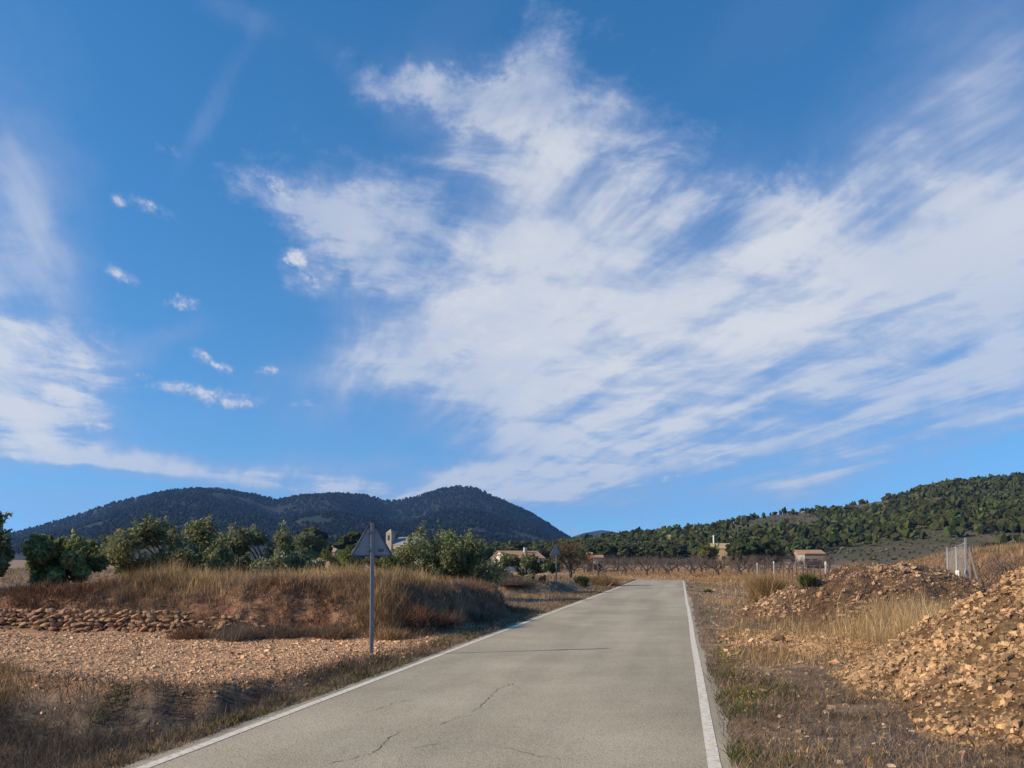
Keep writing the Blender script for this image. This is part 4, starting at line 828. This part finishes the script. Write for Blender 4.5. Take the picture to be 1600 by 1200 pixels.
n = 650; x = rng.normal(-6.0, 1.9, n); y = rng.normal(20.0, 1.0, n); ok = x < -3.4; sow(st, x[ok], y[ok], 9, .12, .34, .0065, .45, STRAW[:3]); n = 450; x = rng.normal(-10.3, .9, n); y = rng.normal(19.0, .6, n); sow(st, x, y, 9, .1, .42, .0065, .4, STRAW[:3])
n = 260; x = rng.uniform(-5.2, -4.0, n); y = rng.uniform(16.9, 18.4, n); sow(st, x, y, 8, .1, .34, .0065, .6, STRAW)
st.done('dry_grass', 'tall straw-coloured grass along the top of the terrace bank', 'grass')
# far left land and bank
st = Stuff(); x, y, r = view_pts(10000, 26, 150, -20, 1020, 1.0); ok = (x < -2.9) & (poly_sd(x, y, TERRACE) < 1.0) | ((x < -2.9) & (r > 30)); ok &= offroad(x, y, 2.9); x, y, r = x[ok], y[ok], r[ok]; sow(st, x, y, 6, .25, .30, .008, .6, STRAW[1:2] + [STRAW[3], DEAD[2], DEAD[0], (.25, .155, .09)], r, one=True)
st.done('dry_grass', 'rough dry grass on the land around the far sign', 'grass')
st = Stuff(); x, y, r = view_pts(14000, 70, 200, 900, 1480, .6); ok = offroad(x, y, 3.2); x, y, r = x[ok], y[ok], r[ok]; sow(st, x, y, 5, .4, .34, .008, .5, [(.38, .23, .11), (.30, .18, .09), (.44, .29, .15)], r, one=True)
st.done('dry_grass', 'tawny dry grass of the fields and orchard beyond the road end', 'grass')
# tall straw in front of the long mound
st = Stuff(); n = 900; x = np.concatenate([rng.normal(8.0, .8, n), rng.normal(6.9, .45, 300)]); y = np.concatenate([rng.normal(21.6, 1.3, n), rng.normal(18.3, .8, 300)]); ok = notmound(x, y); sow(st, x[ok], y[ok], 10, .09, .72, .0065, .3, STRAW[:3] + [(.56, .43, .25)], zf=mound_z)
st.done('tall_dry_grass', 'stand of tall pale straw in front of the long earth mound', 'grass')
# weeds on the mounds
st = Stuff(); n = 1500; x = rng.uniform(4.2, 12, n); y = rng.uniform(6, 16, n); hh = mound_z(x, y) - H(x, y); ok = (hh > .05) & (fbm(x, y, .7, 3, 241) > .60); sow(st, x[ok], y[ok], 8, .1, .2, .006, 1.0, DEAD, zf=mound_z, curl=.9)
n = 2200; x = rng.uniform(4.8, 13, n); y = rng.uniform(23.8, 29, n); hh = mound_z(x, y) - H(x, y); ok = (hh > .05) & (fbm(x, y, .6, 3, 243) > .48); sow(st, x[ok], y[ok], 7, .12, .24, .007, .9, DEAD + REDD[:1], zf=mound_z, curl=.9)
st.done('dead_weeds', 'sparse dead weeds rooted on the rubble mounds', 'weeds')
# green weeds and yellow flowers on both verges
def patches(spec, per=16):
    xs, ys = [], []
    for px, py, rp, k in spec:
        c = onground(px, py, 0); d = (c - Vector(CAM)).length; s = rp / FPX * d; xs.append(rng.normal(c.x, s * .6, k)); ys.append(rng.normal(c.y, s * 2.2, k))
    return np.concatenate(xs), np.concatenate(ys)
st = Stuff()
x, y = patches([(1135, 1055, 24, 70), (1160, 1085, 22, 50), (1222, 1082, 24, 60), (1140, 1105, 26, 60), (1155, 1178, 20, 45), (1190, 1195, 40, 40), (1125, 1020, 16, 30), (1107, 925, 9, 40), (1095, 915, 5, 16), (735, 993, 22, 60), (700, 1003, 16, 30), (620, 1040, 30, 60), (560, 1060, 26, 50), (500, 1085, 26, 40), (355, 1125, 30, 55),
                (385, 1122, 16, 30), (165, 1086, 20, 40), (480, 1078, 14, 20), (910, 915, 10, 30), (985, 908, 5, 14), (1300, 1005, 20, 16), (1180, 970, 20, 14)])
sow(st, x, y, 8, .06, .12, .012, 1.1, GREEN, curl=.7)
y = 6 * (60 / 6) ** rng.random(200); x = np.where(rng.random(200) < .5, -2.62 - np.abs(rng.normal(0, .16, 200)), 2.7 + np.abs(rng.normal(0, .22, 200))); sow(st, x, y, 10, .05, .11, .012, 1.0, GREEN + [(.17, .16, .06)], curl=.7)
st.done('green_weeds', 'scattered green weeds along both road verges', 'weeds')
st = Stuff(); x, y = patches([(1132, 1040, 18, 60), (1150, 1075, 26, 40), (1165, 1115, 22, 36), (1145, 1120, 18, 24), (660, 1018, 30, 36), (600, 1050, 24, 22), (280, 1140, 60, 14), (1130, 1000, 14, 20)]); n = len(x); s = rng.uniform(.006, .012, n); P = np.stack([x, y, H(x, y) + rng.uniform(.08, .24, n)], -1)
ok = offroad(x, y, 2.7); P = P[ok]; s = s[ok]; V, F, C = many(P, np.stack([s, s, s * .6], -1), ICO0, .1, cols(len(P), [(.72, .50, .03), (.66, .42, .02)], .1)); st.add(V, F, C)
Pb = P.copy(); Pb[:, 2] = H(Pb[:, 0], Pb[:, 1]) - .02; st.add(*blades(Pb, P[:, 2] - Pb[:, 2] + .01, np.full(len(P), .006), .03, cols(len(P), [(.16, .16, .05), (.22, .18, .07)], .1), curl=.05))
st.done('yellow_flowers', 'tiny yellow flowers among the verge weeds', 'flowers', M['leaf'])
# single dry bushes
def dry_bush(px, py, d, w, h, pal, label, n=1500, lean=1.0, cat='bush', name='dry_bush', wd=.008):
    p = atdist(px, py, d); x0, y0 = p.x, p.y; z0 = float(mound_z(np.array([x0]), np.array([y0]))[0]); root = empty(name, (x0, y0, z0)); g = rng
    b = np.stack([g.normal(0, w * .13, n), g.normal(0, w * .13, n), np.full(n, -.04)], -1); V, F, C = blades(b, h * g.uniform(.45, 1.05, n), np.full(n, wd * max(1, d / 16)), lean * w / h * .8, cols(n, pal, .22), curl=.6)
    tag(link_mesh('stems', npmesh('stems', V, F, M['grass'], col=C), root), kind='stuff')
    V, F, C = blades(b[::4] * 1.5, h * .35 * g.uniform(.4, 1, len(b[::4])), np.full(len(b[::4]), wd * 1.6 * max(1, d / 16)), 1.6 * w / h, cols(len(b[::4]), DEAD, .2), curl=.8); tag(link_mesh('base_litter', npmesh('base_litter', V, F, M['grass'], col=C), root), kind='stuff')
    return tag(root, label, cat)
dry_bush(1200, 940, 36, 1.9, 1.55, STRAW, 'large fan of tawny dry grass at the end of the long earth mound', 2600, .8)
dry_bush(1262, 905, 26.5, .55, .55, GREEN, 'small dark green bush on the end of the long earth mound', 700, .9, name='green_bush', wd=.014)
dry_bush(910, 917, 54, .9, .8, [(.05, .075, .03), (.07, .095, .035)], 'small dark green shrub on the verge past the far sign', 700, .9, name='green_bush', wd=.016)
dry_bush(1106, 925, 49, .6, .35, GREEN, 'small bright green weed clump on the bare verge track', 400, 1.2, name='green_bush', wd=.012)
dry_bush(940, 905, 62, 3.2, 1.2, STRAW[1:] + DEAD[:1], 'broad mound of dry grass on the verge shortly before the road end', 2200, .8)
dry_bush(800, 905, 44, 3.6, .75, DEAD, 'low dark heap of dead brushwood below the low olive tree', 2200, 1.3, name='brush_heap')
dry_bush(1032, 897, 106, 1.6, .7, REDD, 'brownish tussock at the end of the road', 500, 1.0); dry_bush(1095, 898, 112, 1.9, .8, STRAW[1:], 'tawny tussock near the road end on the fence side', 500, 1.0)
for px, dd, w, h, pal, label in ((372, 18.2, 1.5, .55, DEAD, 'dark brown brush on the bank between the stone wall and the sign'), (440, 18.4, 1.6, .5, DEAD[:2] + REDD[3:], 'greyish brush low on the bank beside the dark brown brush'), (300, 18.9, 1.3, .45, REDD, 'reddish dead brush on the bank above the end of the stone wall'),
    (520, 18.0, 1.3, .45, REDD[2:] + DEAD[:1], 'small russet brush on the bank between grey brush and sign post'), (640, 19.0, 1.6, .6, REDD, 'rust red brush on the crest of the bank past the sign post'), (688, 19.6, 1.3, .5, REDD[1:] + DEAD[:1], 'dark russet brush where the bank turns along the road'),
    (745, 22.5, 1.3, .45, DEAD, 'dead grey brush on the shaded road side of the bank'), (610, 17.6, 1.1, .4, STRAW[1:] + REDD[:1], 'tawny brush at the foot of the bank behind the sign post')):
    dry_bush(px, 950, dd, w, h, pal, label, 1700, 1.15, name='dead_brush', wd=.009)
for px, py, d, s, label in ((1566, 880, 33, .62, 'bare twiggy shrub on the orange slope beside the gate'), (1590, 858, 37, .7, 'taller bare shrub higher on the orange slope'), (1535, 866, 42, .6, 'small bare shrub behind the gate on the orange slope')):
    p = atdist(px, py, d); o = empty('bare_shrub', (p.x, p.y, Hs(p.x, p.y)), random.uniform(0, 6)); o.scale = (s, s, s * 1.1); link_mesh('trunk', ALM[1][0], o); link_mesh('crown', ALM[1][1], o); tag(o, label, 'shrub')

# ------------------------------------------------------------------ the air
def haze():
    m = bpy.data.materials.new('haze'); m.use_nodes = True; N = m.node_tree.nodes; L = m.node_tree.links; N.clear(); o = N.new('ShaderNodeOutputMaterial'); v = N.new('ShaderNodeVolumePrincipled')
    v.inputs['Color'].default_value = (.24, .50, 1.0, 1); v.inputs['Density'].default_value = HAZE; v.inputs['Anisotropy'].default_value = .2; L.new(v.outputs[0], o.inputs['Volume'])
    ob = MB().box(-5300, 5300, -5300, 5300, -6, 330).build('haze', m); tag(ob, 'thin blue haze of the distant air', 'haze', kind='stuff')
HAZE = 0.00009
haze()
